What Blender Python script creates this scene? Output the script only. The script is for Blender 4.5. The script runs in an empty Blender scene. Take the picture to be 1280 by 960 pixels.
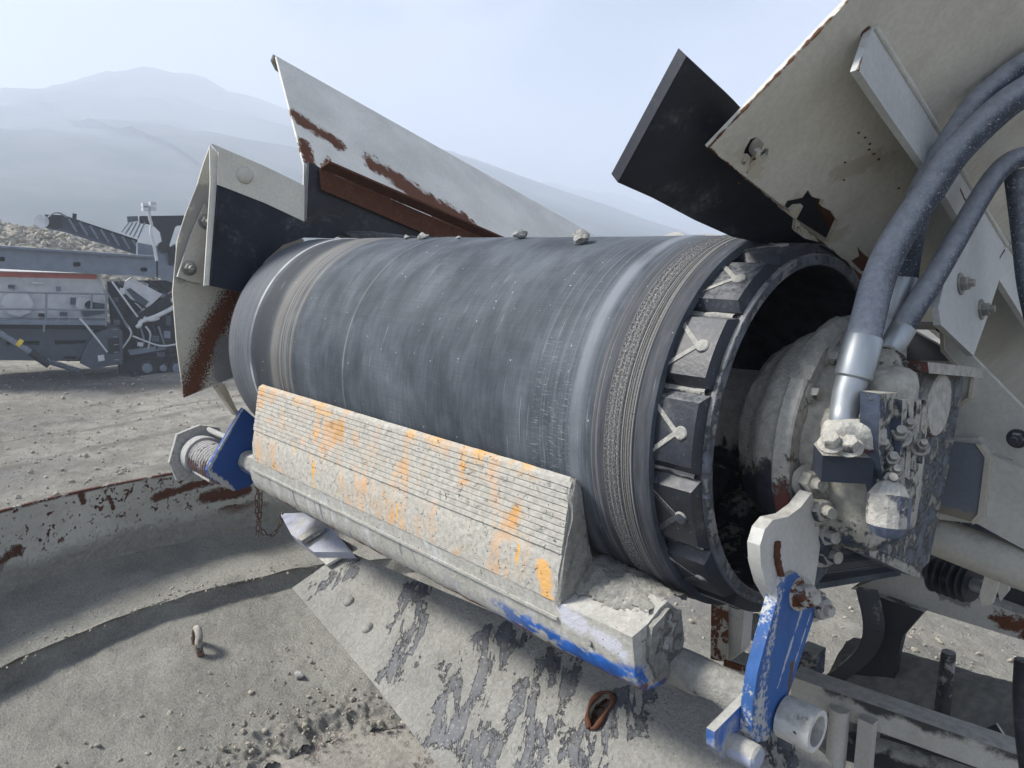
import bpy, bmesh, math, random
from mathutils import Vector as V, Matrix, noise
from mathutils.geometry import tessellate_polygon
random.seed(11)
S = bpy.context.scene
COL = S.collection
R_ = math.radians

# ------------------------------------------------------------------ camera
# world axes: X along the head drum (towards its motor end), Y back along the conveyor, Z up; drum centre line = X axis
CAM = V((.5342, -.9699, .2492))
PITCH, YAW, FPX = R_(10.384), R_(47.346), 960.0
cd = bpy.data.cameras.new('camera')
cam = bpy.data.objects.new('camera', cd)
COL.objects.link(cam)
cam.location = CAM
cam.rotation_euler = (R_(90) - PITCH, 0, YAW)
cd.sensor_width = 36; cd.lens = FPX / 1280 * 36
cd.clip_start = .02; cd.clip_end = 12000
S.camera = cam

# ------------------------------------------------------------------ sky, sun, exposure
SUN = V((-.52, -.48, .71)).normalized()
w = bpy.data.worlds.new('World'); S.world = w; w.use_nodes = True
nt = w.node_tree; nt.nodes.clear()
out = nt.nodes.new('ShaderNodeOutputWorld'); bg = nt.nodes.new('ShaderNodeBackground')
sky = nt.nodes.new('ShaderNodeTexSky'); sky.sky_type = 'NISHITA'; sky.sun_disc = False
sky.sun_elevation = math.asin(SUN.z); sky.sun_rotation = math.atan2(SUN.x, SUN.y)
sky.air_density = 1.0; sky.dust_density = 1.0; sky.altitude = 900
tc = nt.nodes.new('ShaderNodeTexCoord')
nz = nt.nodes.new('ShaderNodeTexNoise'); nz.inputs['Scale'].default_value = 1.7; nz.inputs['Detail'].default_value = 5
nz.inputs['Roughness'].default_value = .5; nz.inputs['Distortion'].default_value = .4
mp = nt.nodes.new('ShaderNodeMapping'); mp.inputs['Scale'].default_value = (1, 1, 1.6); mp.inputs['Location'].default_value = (1.3, .6, .4)
nt.links.new(tc.outputs['Generated'], mp.inputs['Vector']); nt.links.new(mp.outputs['Vector'], nz.inputs['Vector'])
rg = nt.nodes.new('ShaderNodeMapRange'); rg.interpolation_type = 'SMOOTHSTEP'
rg.inputs['From Min'].default_value = .46; rg.inputs['From Max'].default_value = .62
rg.inputs['To Min'].default_value = .0; rg.inputs['To Max'].default_value = .92
# the mist is thick at the horizon and thins out upwards
se = nt.nodes.new('ShaderNodeSeparateXYZ'); nt.links.new(tc.outputs['Generated'], se.inputs[0])
el = nt.nodes.new('ShaderNodeMapRange'); nt.links.new(se.outputs[2], el.inputs['Value'])
el.inputs['From Min'].default_value = .05; el.inputs['From Max'].default_value = .6; el.inputs['To Min'].default_value = .20; el.inputs['To Max'].default_value = -.06
ad = nt.nodes.new('ShaderNodeMath'); ad.operation = 'ADD'; nt.links.new(nz.outputs['Fac'], ad.inputs[0]); nt.links.new(el.outputs['Result'], ad.inputs[1])
nt.links.new(ad.outputs[0], rg.inputs['Value'])
mx = nt.nodes.new('ShaderNodeMix'); mx.data_type = 'RGBA'
nt.links.new(rg.outputs['Result'], mx.inputs[0]); nt.links.new(sky.outputs['Color'], mx.inputs[6])
mx.inputs[7].default_value = (5.6, 6.2, 8.2, 1)          # thin bright cloud
nt.links.new(mx.outputs[2], bg.inputs['Color']); bg.inputs['Strength'].default_value = .060
nt.links.new(bg.outputs['Background'], out.inputs['Surface'])
sl = bpy.data.lights.new('sun', 'SUN'); sl.energy = 4.9; sl.angle = R_(14); sl.color = (1, .95, .88)
so = bpy.data.objects.new('sun', sl); COL.objects.link(so); so.rotation_euler = SUN.to_track_quat('Z', 'Y').to_euler()
S.view_settings.view_transform = 'Standard'; S.view_settings.look = 'None'
S.view_settings.exposure = 0.86; S.view_settings.gamma = 1
S.cycles.max_bounces = 8; S.cycles.volume_bounces = 5; S.cycles.use_denoising = True
S.cycles.caustics_reflective = False; S.cycles.caustics_refractive = False

# ------------------------------------------------------------------ sight lines: a point of the photo carried to a real plane
_F = V((-math.sin(YAW) * math.cos(PITCH), math.cos(YAW) * math.cos(PITCH), -math.sin(PITCH)))
_R = V((math.cos(YAW), math.sin(YAW), 0)); _U = _R.cross(_F)
def at(px, py, X=None, Y=None, Z=None, D=None, pl=None):
    d = _F + _R * ((px - 640) / FPX) + _U * ((480 - py) / FPX)
    if X is not None: t = (X - CAM.x) / d.x
    elif Y is not None: t = (Y - CAM.y) / d.y
    elif Z is not None: t = (Z - CAM.z) / d.z
    elif D is not None: t = D
    else: t = (pl[1] - CAM).dot(pl[0]) / d.dot(pl[0])
    return CAM + d * t
def ats(pts, **k): return [at(p[0], p[1], **k) for p in pts]
GROUND = -2.75
SLOPE = R_(19.6)
DC = V((0, math.cos(SLOPE), -math.sin(SLOPE)))            # back and down along the conveyor
NC = V((0, math.sin(SLOPE), math.cos(SLOPE)))             # square to the conveyor, up

# ------------------------------------------------------------------ material builder
class M:
    def __init__(s, name, rough=.8, metal=0.0, spec=.3):
        s.m = bpy.data.materials.new(name); s.m.use_nodes = True
        s.t = s.m.node_tree; s.t.nodes.clear()
        s.o = s.t.nodes.new('ShaderNodeOutputMaterial'); s.b = s.t.nodes.new('ShaderNodeBsdfPrincipled')
        s.t.links.new(s.b.outputs[0], s.o.inputs[0])
        s.b.inputs['Roughness'].default_value = rough; s.b.inputs['Metallic'].default_value = metal
        s.b.inputs['Specular IOR Level'].default_value = spec
        s.g = s.t.nodes.new('ShaderNodeNewGeometry'); s.pos = s.g.outputs['Position']
        s._uv = None; s.hgt = None
    def put(s, k, v):
        if isinstance(v, bpy.types.NodeSocket): s.t.links.new(v, k)
        elif isinstance(v, (tuple, list, V)):
            v = tuple(v); k.default_value = v if len(v) == len(k.default_value) else v + (1,)
        else: k.default_value = v
    def uv(s):
        if s._uv is None: s._uv = s.t.nodes.new('ShaderNodeUVMap').outputs[0]
        return s._uv
    def math(s, op, a, b=0.0, clamp=False):
        n = s.t.nodes.new('ShaderNodeMath'); n.operation = op; n.use_clamp = clamp
        s.put(n.inputs[0], a); s.put(n.inputs[1], b); return n.outputs[0]
    def add(s, a, b): return s.math('ADD', a, b)
    def mul(s, a, b): return s.math('MULTIPLY', a, b)
    def mx(s, a, b): return s.math('MAXIMUM', a, b)
    def inv(s, a): return s.math('SUBTRACT', 1.0, a)
    def ss(s, v, lo, hi, a=0.0, b=1.0):
        n = s.t.nodes.new('ShaderNodeMapRange'); n.interpolation_type = 'SMOOTHSTEP'
        if lo > hi: lo, hi, a, b = hi, lo, b, a
        s.put(n.inputs[0], v)
        for i, q in enumerate((lo, hi, a, b)): n.inputs[i + 1].default_value = q
        return n.outputs[0]
    def vec(s, v, scale=(1, 1, 1), rot=(0, 0, 0), loc=(0, 0, 0)):
        n = s.t.nodes.new('ShaderNodeMapping'); n.inputs['Scale'].default_value = scale
        n.inputs['Rotation'].default_value = rot; n.inputs['Location'].default_value = loc
        s.put(n.inputs['Vector'], v); return n.outputs[0]
    def noise(s, scale, det=4, rough=.55, dist=0.0, v=None, st=None, rot=(0, 0, 0), off=0.0):
        v = v or s.pos
        if st or off: v = s.vec(v, st or (1, 1, 1), rot, (off, off * .7, off * 1.3))
        n = s.t.nodes.new('ShaderNodeTexNoise'); s.put(n.inputs['Vector'], v)
        n.inputs['Scale'].default_value = scale; n.inputs['Detail'].default_value = det
        n.inputs['Roughness'].default_value = rough; n.inputs['Distortion'].default_value = dist
        return n.outputs['Fac']
    def vor(s, scale, v=None, feat='F1', rnd=1.0):
        n = s.t.nodes.new('ShaderNodeTexVoronoi'); n.feature = feat; s.put(n.inputs['Vector'], v or s.pos)
        n.inputs['Scale'].default_value = scale; n.inputs['Randomness'].default_value = rnd
        return n.outputs['Distance']
    def xyz(s, v=None):
        n = s.t.nodes.new('ShaderNodeSeparateXYZ'); s.put(n.inputs[0], v or s.pos); return n.outputs
    def up(s, lo=.2, hi=.8):
        return s.ss(s.xyz(s.g.outputs['Normal'])[2], lo, hi)
    def seg(s, a, b, r, amp=.5, scale=30, soft=.5, flat=None):
        """mask of a worn patch lying along the line a-b, ragged edge"""
        a, b = V(a), V(b); ba = b - a
        if ba.length < 1e-4: ba = V((0, 0, .001))
        def vm(op, x, y=None):
            n = s.t.nodes.new('ShaderNodeVectorMath'); n.operation = op; s.put(n.inputs[0], x)
            if y is not None: s.put(n.inputs[1], y)
            return n
        pa = vm('SUBTRACT', s.pos, a).outputs[0]
        h = s.math('DIVIDE', vm('DOT_PRODUCT', pa, ba).outputs['Value'], ba.length_squared, True)
        sc = s.t.nodes.new('ShaderNodeVectorMath'); sc.operation = 'SCALE'; sc.inputs[0].default_value = ba; s.put(sc.inputs['Scale'], h)
        d = vm('LENGTH', vm('SUBTRACT', pa, sc.outputs[0]).outputs[0]).outputs['Value']
        d = s.add(d, s.mul(s.add(s.noise(scale, 7, .7), -.5), 3.4 * amp * r))
        return s.ss(d, r, r * (1 - soft))
    def mix(s, f, a, b):
        n = s.t.nodes.new('ShaderNodeMix'); n.data_type = 'RGBA'
        s.put(n.inputs[0], f); s.put(n.inputs[6], a); s.put(n.inputs[7], b); return n.outputs[2]
    def tone(s, c, f, k0=.75, k1=1.2):
        """colour times a factor that follows the noise f"""
        n = s.t.nodes.new('ShaderNodeMix'); n.data_type = 'RGBA'; n.blend_type = 'MULTIPLY'; n.inputs[0].default_value = 1
        s.put(n.inputs[6], c)
        cc = s.t.nodes.new('ShaderNodeCombineColor'); q = s.ss(f, .3, .7, k0, k1)
        for i in range(3): s.put(cc.inputs[i], q)
        s.put(n.inputs[7], cc.outputs[0]); return n.outputs[2]
    def high(s, f, k=1.0):
        f = s.mul(f, k) if k != 1.0 else f
        s.hgt = f if s.hgt is None else s.add(s.hgt, f)
    def done(s, col, rough=None, dist=.002, strength=1.0):
        s.put(s.b.inputs['Base Color'], col)
        if rough is not None: s.put(s.b.inputs['Roughness'], rough)
        if s.hgt is not None:
            n = s.t.nodes.new('ShaderNodeBump'); n.inputs['Distance'].default_value = dist
            n.inputs['Strength'].default_value = strength
            s.put(n.inputs['Height'], s.hgt); s.put(s.b.inputs['Normal'], n.outputs[0])
        return s.m

DUST = (.41, .402, .365); DUSTD = (.28, .27, .24); RUST = (.07, .028, .016); RUST2 = (.16, .06, .028)

def painted(name, col, chip=.66, chip_scale=14, dust=.45, rough=.5, patches=(), vdust=.0, streak=0.0, extra=()):
    m = M(name, rough)
    c = m.tone(col, m.noise(5, 4), .88, 1.08)
    c = m.tone(c, m.noise(160, 3), .93, 1.05)
    if streak:
        c = m.mix(m.mul(m.ss(m.noise(26, 4, .6, st=(1, 1, .08)), .5, .75), streak), c, (col[0] * .55, col[1] * .52, col[2] * .45))
    ch = m.ss(m.add(m.mul(m.noise(chip_scale, 9, .68, .3), .75), m.mul(m.noise(chip_scale * 5, 5, .6), .25)), chip, chip + .015)
    for p in patches: ch = m.mx(ch, m.seg(*p))
    ru = m.mix(m.noise(90, 5, .7), RUST, RUST2)
    halo = m.ss(m.noise(chip_scale, 9, .68, .3), chip - .09, chip + .05)
    c = m.mix(m.mul(halo, .18), c, (.3, .18, .1))
    c = m.mix(ch, c, ru)
    for col2, args in extra:
        c = m.mix(m.seg(*args), c, col2)
    dn = m.noise(22, 7, .65)
    up = m.up(.1, .75)
    dm = m.ss(m.add(m.add(m.mul(up, .5), vdust), m.mul(m.add(dn, -.5), 1.5)), .62 - dust * .6, .85 - dust * .5)
    c = m.mix(dm, c, m.tone(DUST, m.noise(70, 5), .82, 1.1))
    m.high(m.noise(7, 2), 7.0); m.high(m.mul(ch, -1.0)); m.high(m.mul(m.mul(dm, m.noise(230, 4, .7)), 1.2)); m.high(m.noise(60, 3), .15)
    rr = m.mix(m.mx(ch, dm), (rough,) * 3, (.9,) * 3)
    return m.done(c, rr, .0016)

def crusted(name, under, amt=.5, grain=230, dust=DUST, upw=.5, rough=.95, red=None, dist=.0035, extra=(), scale=16):
    """thick dried mud and dust over a darker machine surface"""
    m = M(name, rough)
    n1 = m.noise(scale, 8, .66); n2 = m.noise(scale * 6, 6, .7)
    mask = m.ss(m.add(m.add(m.mul(m.up(-.5, .7), upw), m.mul(m.add(n1, -.5), 1.3)), m.mul(m.add(n2, -.5), .6)), .5 - amt, .62 - amt)
    u = m.tone(under, m.noise(45, 5), .7, 1.5)
    if red: u = m.mix(m.ss(m.noise(19, 6, .6, off=3), .46, .58), u, red)
    for c2, args in extra: u = m.mix(m.seg(*args), u, c2)
    dc = m.tone(m.tone(dust, m.noise(grain * .4, 5), .8, 1.12), m.noise(7, 3), .85, 1.08)
    c = m.mix(mask, u, dc)
    m.high(m.mul(mask, .8)); m.high(m.mul(mask, m.mul(m.noise(grain, 5, .7), .9))); m.high(m.mul(n2, .35))
    return m.done(c, m.mix(mask, (.45,) * 3, (.95,) * 3), dist)

def rubber(name, base=(.018, .021, .028), dust=.35, spec=.35, rough=.55, fleck=.7):
    m = M(name, rough, spec=spec)
    c = m.tone(base, m.noise(9, 5), .7, 1.5)
    d1 = m.ss(m.noise(14, 8, .7, .6), .62 - dust * .3, .95 - dust * .3)
    fl = m.ss(m.noise(240, 4, .6), fleck, fleck + .06)
    up = m.up(.3, .95)
    k = m.mx(m.mul(m.mx(d1, up), m.ss(m.noise(120, 5, .7), .3, .7)), m.mul(fl, .6))
    c = m.mix(m.mul(k, .65), c, (.27, .28, .28))
    m.high(m.noise(150, 5, .7), .5); m.high(m.noise(12, 3), .6)
    return m.done(c, m.mix(k, (rough,) * 3, (.9,) * 3), .0016)

def steel(name, col=(.3, .33, .36), rough=.38, metal=.85, dust=.3):
    m = M(name, rough, metal, .5)
    c = m.tone(col, m.noise(60, 4, st=(1, 1, .2)), .85, 1.12)
    d = m.ss(m.add(m.mul(m.up(.2, .9), .5), m.mul(m.add(m.noise(40, 7, .7), -.5), 1.4)), .75 - dust, 1.0 - dust)
    c = m.mix(d, c, DUST); m.put(m.b.inputs['Metallic'], m.mul(m.inv(d), metal))
    m.high(m.mul(d, m.noise(260, 4)), 1.0)
    return m.done(c, m.mix(d, (rough,) * 3, (.95,) * 3), .0012)

# ------------------------------------------------------------------ mesh helpers
def wloc(o):
    v = V((0, 0, 0))
    while o is not None: v += o.location; o = o.parent
    return v
def tag(o, label=None, cat=None, group=None, kind=None):
    for k, v in (('label', label), ('category', cat), ('group', group), ('kind', kind)):
        if v: o[k] = v
    return o
def root(name, loc, label, cat, group=None):
    o = bpy.data.objects.new(name, None); COL.objects.link(o); o.location = loc; o.empty_display_size = .05
    return tag(o, label, cat, group)
def fin(bm, name, mat, parent=None, smooth=35, bevel=0, seg=1, kind=None, base=None):
    if bevel:
        es = [e for e in bm.edges if len(e.link_faces) == 2 and e.calc_face_angle(0) > .6]
        if es: bmesh.ops.bevel(bm, geom=es, offset=bevel, segments=seg, affect='EDGES', clamp_overlap=True)
    bmesh.ops.recalc_face_normals(bm, faces=bm.faces)
    off = wloc(parent) if parent is not None else (V(base) if base else V((0, 0, 0)))
    if off.length: bmesh.ops.translate(bm, verts=bm.verts, vec=-off)
    me = bpy.data.meshes.new(name); bm.to_mesh(me); bm.free()
    if smooth:
        me.shade_smooth(); me.set_sharp_from_angle(angle=R_(smooth))
    if mat: me.materials.append(mat)
    o = bpy.data.objects.new(name, me); COL.objects.link(o)
    if parent is not None: o.parent = parent
    elif base: o.location = base
    if kind: o['kind'] = kind
    return o
def prism(bm, pts, vec, holes=()):
    """plate: outline pts (optionally with holes) thickened by vec"""
    vec = V(vec); loops = [list(map(V, pts))] + [list(map(V, h)) for h in holes]
    flat = [p for l in loops for p in l]
    if holes: tri = tessellate_polygon(loops)
    A = [bm.verts.new(p) for p in flat]; B = [bm.verts.new(p + vec) for p in flat]
    if holes:
        for t in tri:
            try:
                bm.faces.new([A[i] for i in t]); bm.faces.new([B[i] for i in reversed(t)])
            except ValueError: pass
    else:
        bm.faces.new(A); bm.faces.new(B[::-1])
    k = 0
    for l in loops:
        n = len(l)
        for i in range(n):
            a, b = k + i, k + (i + 1) % n
            bm.faces.new((A[a], A[b], B[b], B[a]))
        k += n
    return bm
def box(bm, c, size, rot=None, ax=None):
    c = V(c); h = V(size) / 2
    X, Y, Z = ax if ax else (V((1, 0, 0)), V((0, 1, 0)), V((0, 0, 1)))
    if rot: m3 = rot.to_3x3(); X, Y, Z = m3 @ X, m3 @ Y, m3 @ Z
    vs = [bm.verts.new(c + X * (sx * h.x) + Y * (sy * h.y) + Z * (sz * h.z)) for sx in (-1, 1) for sy in (-1, 1) for sz in (-1, 1)]
    for f in ((0, 1, 3, 2), (4, 6, 7, 5), (0, 4, 5, 1), (2, 3, 7, 6), (0, 2, 6, 4), (1, 5, 7, 3)):
        bm.faces.new([vs[i] for i in f])
    return bm
def frame(t, ref=None):
    t = V(t).normalized(); r = V(ref) if ref else (V((0, 0, 1)) if abs(t.z) < .9 else V((1, 0, 0)))
    a = t.cross(r).normalized(); return t, a, t.cross(a).normalized()
def spline(pts, n=8):
    pts = [V(p) for p in pts]; out = []
    for i in range(len(pts) - 1):
        p0, p1, p2, p3 = pts[max(i - 1, 0)], pts[i], pts[i + 1], pts[min(i + 2, len(pts) - 1)]
        for k in range(n):
            t = k / n
            out.append(.5 * ((2 * p1) + (p2 - p0) * t + (2 * p0 - 5 * p1 + 4 * p2 - p3) * t * t + (3 * p1 - p0 - 3 * p2 + p3) * t ** 3))
    return out + [pts[-1]]
def tube(bm, pts, r, seg=14, cap=True, ph=0.0):
    pts = [V(p) for p in pts]; n = len(pts); rings = []
    t, a, b = frame(pts[1] - pts[0])
    for i, p in enumerate(pts):
        d = (pts[min(i + 1, n - 1)] - pts[max(i - 1, 0)]).normalized()
        a = (a - d * a.dot(d)).normalized(); b = d.cross(a)
        rr = r[i] if isinstance(r, (list, tuple)) else r
        rings.append([bm.verts.new(p + (a * math.cos(ph + k * 2 * math.pi / seg) + b * math.sin(ph + k * 2 * math.pi / seg)) * rr) for k in range(seg)])
    for i in range(n - 1):
        for k in range(seg):
            bm.faces.new((rings[i][k], rings[i][(k + 1) % seg], rings[i + 1][(k + 1) % seg], rings[i + 1][k]))
    if cap: bm.faces.new(rings[0][::-1]); bm.faces.new(rings[-1])
    return bm
def lathe(bm, prof, o, axis, seg=48, close=False):
    """prof: (distance along axis, radius)"""
    t, a, b = frame(axis); o = V(o); rings = []
    for s, r in prof:
        rings.append([bm.verts.new(o + t * s + (a * math.cos(k * 2 * math.pi / seg) + b * math.sin(k * 2 * math.pi / seg)) * r) for k in range(seg)])
    m = len(rings)
    for i in range(m if close else m - 1):
        q, p = rings[i], rings[(i + 1) % m]
        for k in range(seg): bm.faces.new((q[k], q[(k + 1) % seg], p[(k + 1) % seg], p[k]))
    if not close:
        bm.faces.new(rings[0][::-1]); bm.faces.new(rings[-1])
    return bm
def hexbolt(bm, p, axis, r=.011, h=.009, shank=.008, washer=True):
    t = V(axis).normalized(); p = V(p)
    if washer: lathe(bm, [(0, r * 1.45), (.002, r * 1.45), (.0026, r * 1.35)], p, t, 20)
    q = p + t * (.0027 if washer else 0)
    tube(bm, [q, q + t * h * .8, q + t * h], [r, r, r * .85], 6)
    if shank: tube(bm, [q + t * h, q + t * (h + shank)], [r * .55, r * .5], 10)
    return bm
def bolt(parent, p, axis, mat, r=.011, h=.009, shank=.008, washer=True, name='bolt'):
    return fin(hexbolt(bmesh.new(), p, axis, r, h, shank, washer), name, mat, parent, 30)
def fbm(p, s, o=4): return noise.fractal(V(p) * s, 1.0, 2.0, o)
def rough_up(bm, amp, scale, cuts=0, o=4, keep=None):
    if cuts: bmesh.ops.subdivide_edges(bm, edges=bm.edges[:], cuts=cuts, use_grid_fill=True)
    bm.normal_update()
    mv = [(v, v.normal * (amp * fbm(v.co, scale, o))) for v in bm.verts if keep is None or keep(v.co)]
    for v, d in mv: v.co += d
def grid(bm, f, nu, nv, uvf=None):
    vs = [[bm.verts.new(f(i / nu, j / nv)) for j in range(nv + 1)] for i in range(nu + 1)]
    for i in range(nu):
        for j in range(nv): bm.faces.new((vs[i][j], vs[i + 1][j], vs[i + 1][j + 1], vs[i][j + 1]))
    return vs
def stone_bm(bm, c, r, sq=(1, 1, .75), sub=2, seed=0, amp=.35):
    res = bmesh.ops.create_icosphere(bm, subdivisions=sub, radius=1)
    rot = Matrix.Rotation(seed * 1.7, 3, 'Z') @ Matrix.Rotation(seed * .9, 3, 'X')
    for v in res['verts']:
        p = v.co.copy(); k = 1 + amp * noise.noise(p * 1.3 + V((seed, seed * 2.1, 0))) + amp * .4 * noise.noise(p * 3.1 + V((seed, 0, 5)))
        for q in range(4):                          # a few cleaved faces
            nrm = V((math.sin(seed + q * 2.1), math.cos(seed * 1.3 + q), math.sin(seed * .7 + q * 4))).normalized()
            d = p.dot(nrm)
            if d > .62: p -= nrm * (d - .62)
        p = rot @ (p * k); v.co = V(c) + V((p.x * sq[0], p.y * sq[1], p.z * sq[2])) * r
    return res

# ================================================================== SETTING
def ground_z(x, y):
    d = math.hypot(x - CAM.x, y - CAM.y)
    z = .10 * fbm((x, y, 0), .23) + .035 * fbm((x, y, 3), 1.1) * min(1, 30 / (d + 1))
    if d < 22: z += .022 * fbm((x, y, 7), 4.5, 3)
    # two wheel ruts that pass behind the hopper
    for off in (0.0, 1.9):
        q = (x + 14.2 + off) * .5 + (y - 3) * .87 * .2
        z -= .07 * math.exp(-(q / .22) ** 2)
    return GROUND + z
m = M('pit_ground', .95, spec=.1)
gc = m.mix(m.ss(m.noise(.35, 5), .35, .65), (.21, .20, .17), (.32, .305, .26))
gc = m.tone(gc, m.noise(3.2, 7, .7), .7, 1.15)
gc = m.mix(m.ss(m.noise(7, 8, .72, 1.5, st=(.5, 1.3, 1), rot=(0, 0, .8)), .55, .66), gc, (.16, .155, .145))
gc = m.mix(m.ss(m.noise(.22, 5, .6, off=4), .5, .7), gc, (.19, .185, .175))
gp = lambda x, y: at(x, y, Z=GROUND)
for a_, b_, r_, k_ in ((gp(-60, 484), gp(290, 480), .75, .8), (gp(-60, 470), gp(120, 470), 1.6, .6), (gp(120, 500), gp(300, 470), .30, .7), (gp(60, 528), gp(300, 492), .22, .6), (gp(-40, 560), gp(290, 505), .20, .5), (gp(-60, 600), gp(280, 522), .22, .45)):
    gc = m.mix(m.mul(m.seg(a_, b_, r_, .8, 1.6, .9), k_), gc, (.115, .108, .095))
m.high(m.noise(6, 8, .7), 1.2); m.high(m.noise(30, 5, .7), .35)
MG = m.done(gc, None, .05)
def gmap(t, n, c, half):
    a = 2 * t - 1
    return c + half * math.sinh(6.8 * a) / math.sinh(6.8)
bm = bmesh.new(); N = 300
grid(bm, lambda u, v: (lambda x, y: V((x, y, ground_z(x, y))))(gmap(u, N, -6, 3200), gmap(v, N, 3.5, 3200)), N, N)
g = fin(bm, 'ground', MG, None, 60); g['kind'] = 'structure'

def hill(name, pts, mat, amp, wid, seed):
    """a ridge: crest line of (x, y, height) with flanks falling to the ground both ways"""
    bm = bmesh.new(); cr = spline(pts, 14); n = len(cr) - 1
    def f(u, v):
        i = min(int(u * n), n - 1); p = cr[i].lerp(cr[i + 1], u * n - i)
        t = (cr[min(i + 1, n)] - cr[max(i - 1, 0)]); t.z = 0; t.normalize(); s = V((-t.y, t.x, 0))
        a = 2 * v - 1; q = p + s * (a * wid)
        h = p.z * (1 - abs(a) ** 1.25)
        h += amp * fbm((q.x + seed, q.y, h), .01, 6) * min(1, 1.6 * (1 - abs(a))) * min(1, p.z / 25)
        return V((q.x, q.y, GROUND - 3 + max(0, h + 3)))
    grid(bm, f, 110, 46)
    o = fin(bm, name, mat, None, 80); o['kind'] = 'structure'; return o
m = M('hillside', .95, spec=.05)
hc = m.mix(m.ss(m.noise(.015, 8, .7), .42, .6), (.03, .045, .04), (.10, .105, .095))
MH = m.done(hc, None, 4)
def far(px, dist, h):
    d = _F + _R * ((px - 640) / FPX); d.z = 0; d.normalize()
    return V((CAM.x + d.x * dist, CAM.y + d.y * dist, h))
hill('hills', [far(-420, 525, 42), far(-120, 525, 70), far(10, 537, 82), far(110, 550, 91), far(230, 600, 105), far(360, 775, 110), far(500, 950, 107), far(640, 1075, 87), far(800, 1175, 52), far(1000, 1225, 15)], MH, 16, 380, 3)
hill('distant_hills', [far(900, 1075, 6), far(1150, 950, 50), far(1500, 850, 65), far(1900, 875, 42), far(2600, 950, 15)], MH, 12, 230, 31)
MSAND = None
m = M('spoil_sand', .95, spec=.05)
sc_ = m.tone((.42, .40, .35), m.noise(1.2, 7, .7), .7, 1.15); m.high(m.noise(3, 6, .7)); MSAND = m.done(sc_, None, .12)
bm = bmesh.new()
hc_ = far(850, 70, 0)
grid(bm, lambda u, v: (lambda a, b: V((hc_.x + a * 14, hc_.y + b * 9, GROUND - .3 + max(0, 4.15 * math.exp(-(a * a + b * b) * 1.6) + .5 * fbm((a * 6, b * 6, 2), 1.0) - .12))))(2 * u - 1, 2 * v - 1), 60, 44)
o = fin(bm, 'spoil_heap', MSAND, None, 70); tag(o, 'pale low spoil heap showing just above the belt under the black rubber flap', 'spoil heap')

# loose stones on the pit floor
ico = bmesh.new(); bmesh.ops.create_icosphere(ico, subdivisions=1, radius=1)
IV = [v.co.copy() for v in ico.verts]; IF = [[v.index for v in f.verts] for f in ico.faces]; ico.free()
def scatter(name, items, mat, parent=None, kind='stuff'):
    vs, fs = [], []; off = wloc(parent) if parent else V((0, 0, 0))
    for (c, r, sd) in items:
        b = len(vs); rot = Matrix.Rotation(sd * 6.3, 3, 'Z') @ Matrix.Rotation(sd * 17.1, 3, 'X')
        sq = V((1, .65 + .4 * ((sd * 7.7) % 1), .5 + .35 * ((sd * 13.1) % 1)))
        for v in IV:
            k = r * (.75 + .5 * ((math.sin(sd * 91 + v.x * 12.9 + v.y * 78.2 + v.z * 37.7) * 43758.5) % 1))
            p = rot @ V((v.x * sq.x, v.y * sq.y, v.z * sq.z)) * k
            vs.append(V(c) + p - off)
        fs += [[i + b for i in f] for f in IF]
    me = bpy.data.meshes.new(name); me.from_pydata(vs, [], fs); me.materials.append(mat)
    o = bpy.data.objects.new(name, me); COL.objects.link(o)
    if parent: o.parent = parent
    if kind: o['kind'] = kind
    return o
m = M('limestone', .95, spec=.1)
st = m.mix(m.noise(1.4, 3), (.27, .245, .195), (.43, .40, .335)); st = m.tone(st, m.noise(40, 5), .75, 1.15); m.high(m.noise(60, 5))
MST = m.done(st, None, .006)
its = []
for k in range(3200):
    px, py = random.uniform(-60, 420), 304 + 10 ** random.uniform(2.0, 2.56)
    if k % 3 == 0: px, py = random.uniform(680, 1300), random.uniform(690, 960)
    p = at(px, py, Z=GROUND); d = (p - CAM).length
    r = random.choice((.006, .007, .008, .01, .013, .022)) * (1 + (d > 9) * .8) * random.uniform(.7, 1.3)
    if d < 24: its.append((V((p.x, p.y, ground_z(p.x, p.y) + r * .2)), r, random.random()))
tag(scatter('gravel', its, MST), 'loose grey stones strewn over the dusty pit floor', 'gravel')

# heap of broken stone behind the far machine
hb = at(62, 462, Z=GROUND); hd = V((hb.x - CAM.x, hb.y - CAM.y, 0)).normalized(); hr = V((-hd.y, hd.x, 0)) * -1
hc2 = hb + hd * 9
rh = root('rubble_heap', hc2, 'broad heap of broken limestone rising behind the grey machine beam', 'rubble heap')
def heap_z(a, b): return 3.75 * max(0, 1 - (abs(a) / 8.5) ** 1.5 - (abs(b) / 5) ** 1.4) ** .8
bm = bmesh.new()
def hf(u, v):
    a, b = (2 * u - 1) * 9, (2 * v - 1) * 5.4; p = hc2 + hr * (a - 1.0) + hd * b
    return V((p.x, p.y, GROUND - .2 + heap_z(a, b) + .12 * fbm((a, b, 0), .9)))
grid(bm, hf, 60, 40); fin(bm, 'heap_body', MST, rh, 40)
its = []
for k in range(8000):
    a, b = random.uniform(-9, 9), random.uniform(-5.2, 2); p = hc2 + hr * (a - 1.0) + hd * b
    its.append((V((p.x, p.y, GROUND - .2 + heap_z(a, b) + random.uniform(-.03, .1))), random.choice((.035, .045, .055, .07, .09, .13)) * random.uniform(.7, 1.3), random.random()))
scatter('rubble', its, MST, rh)

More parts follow.
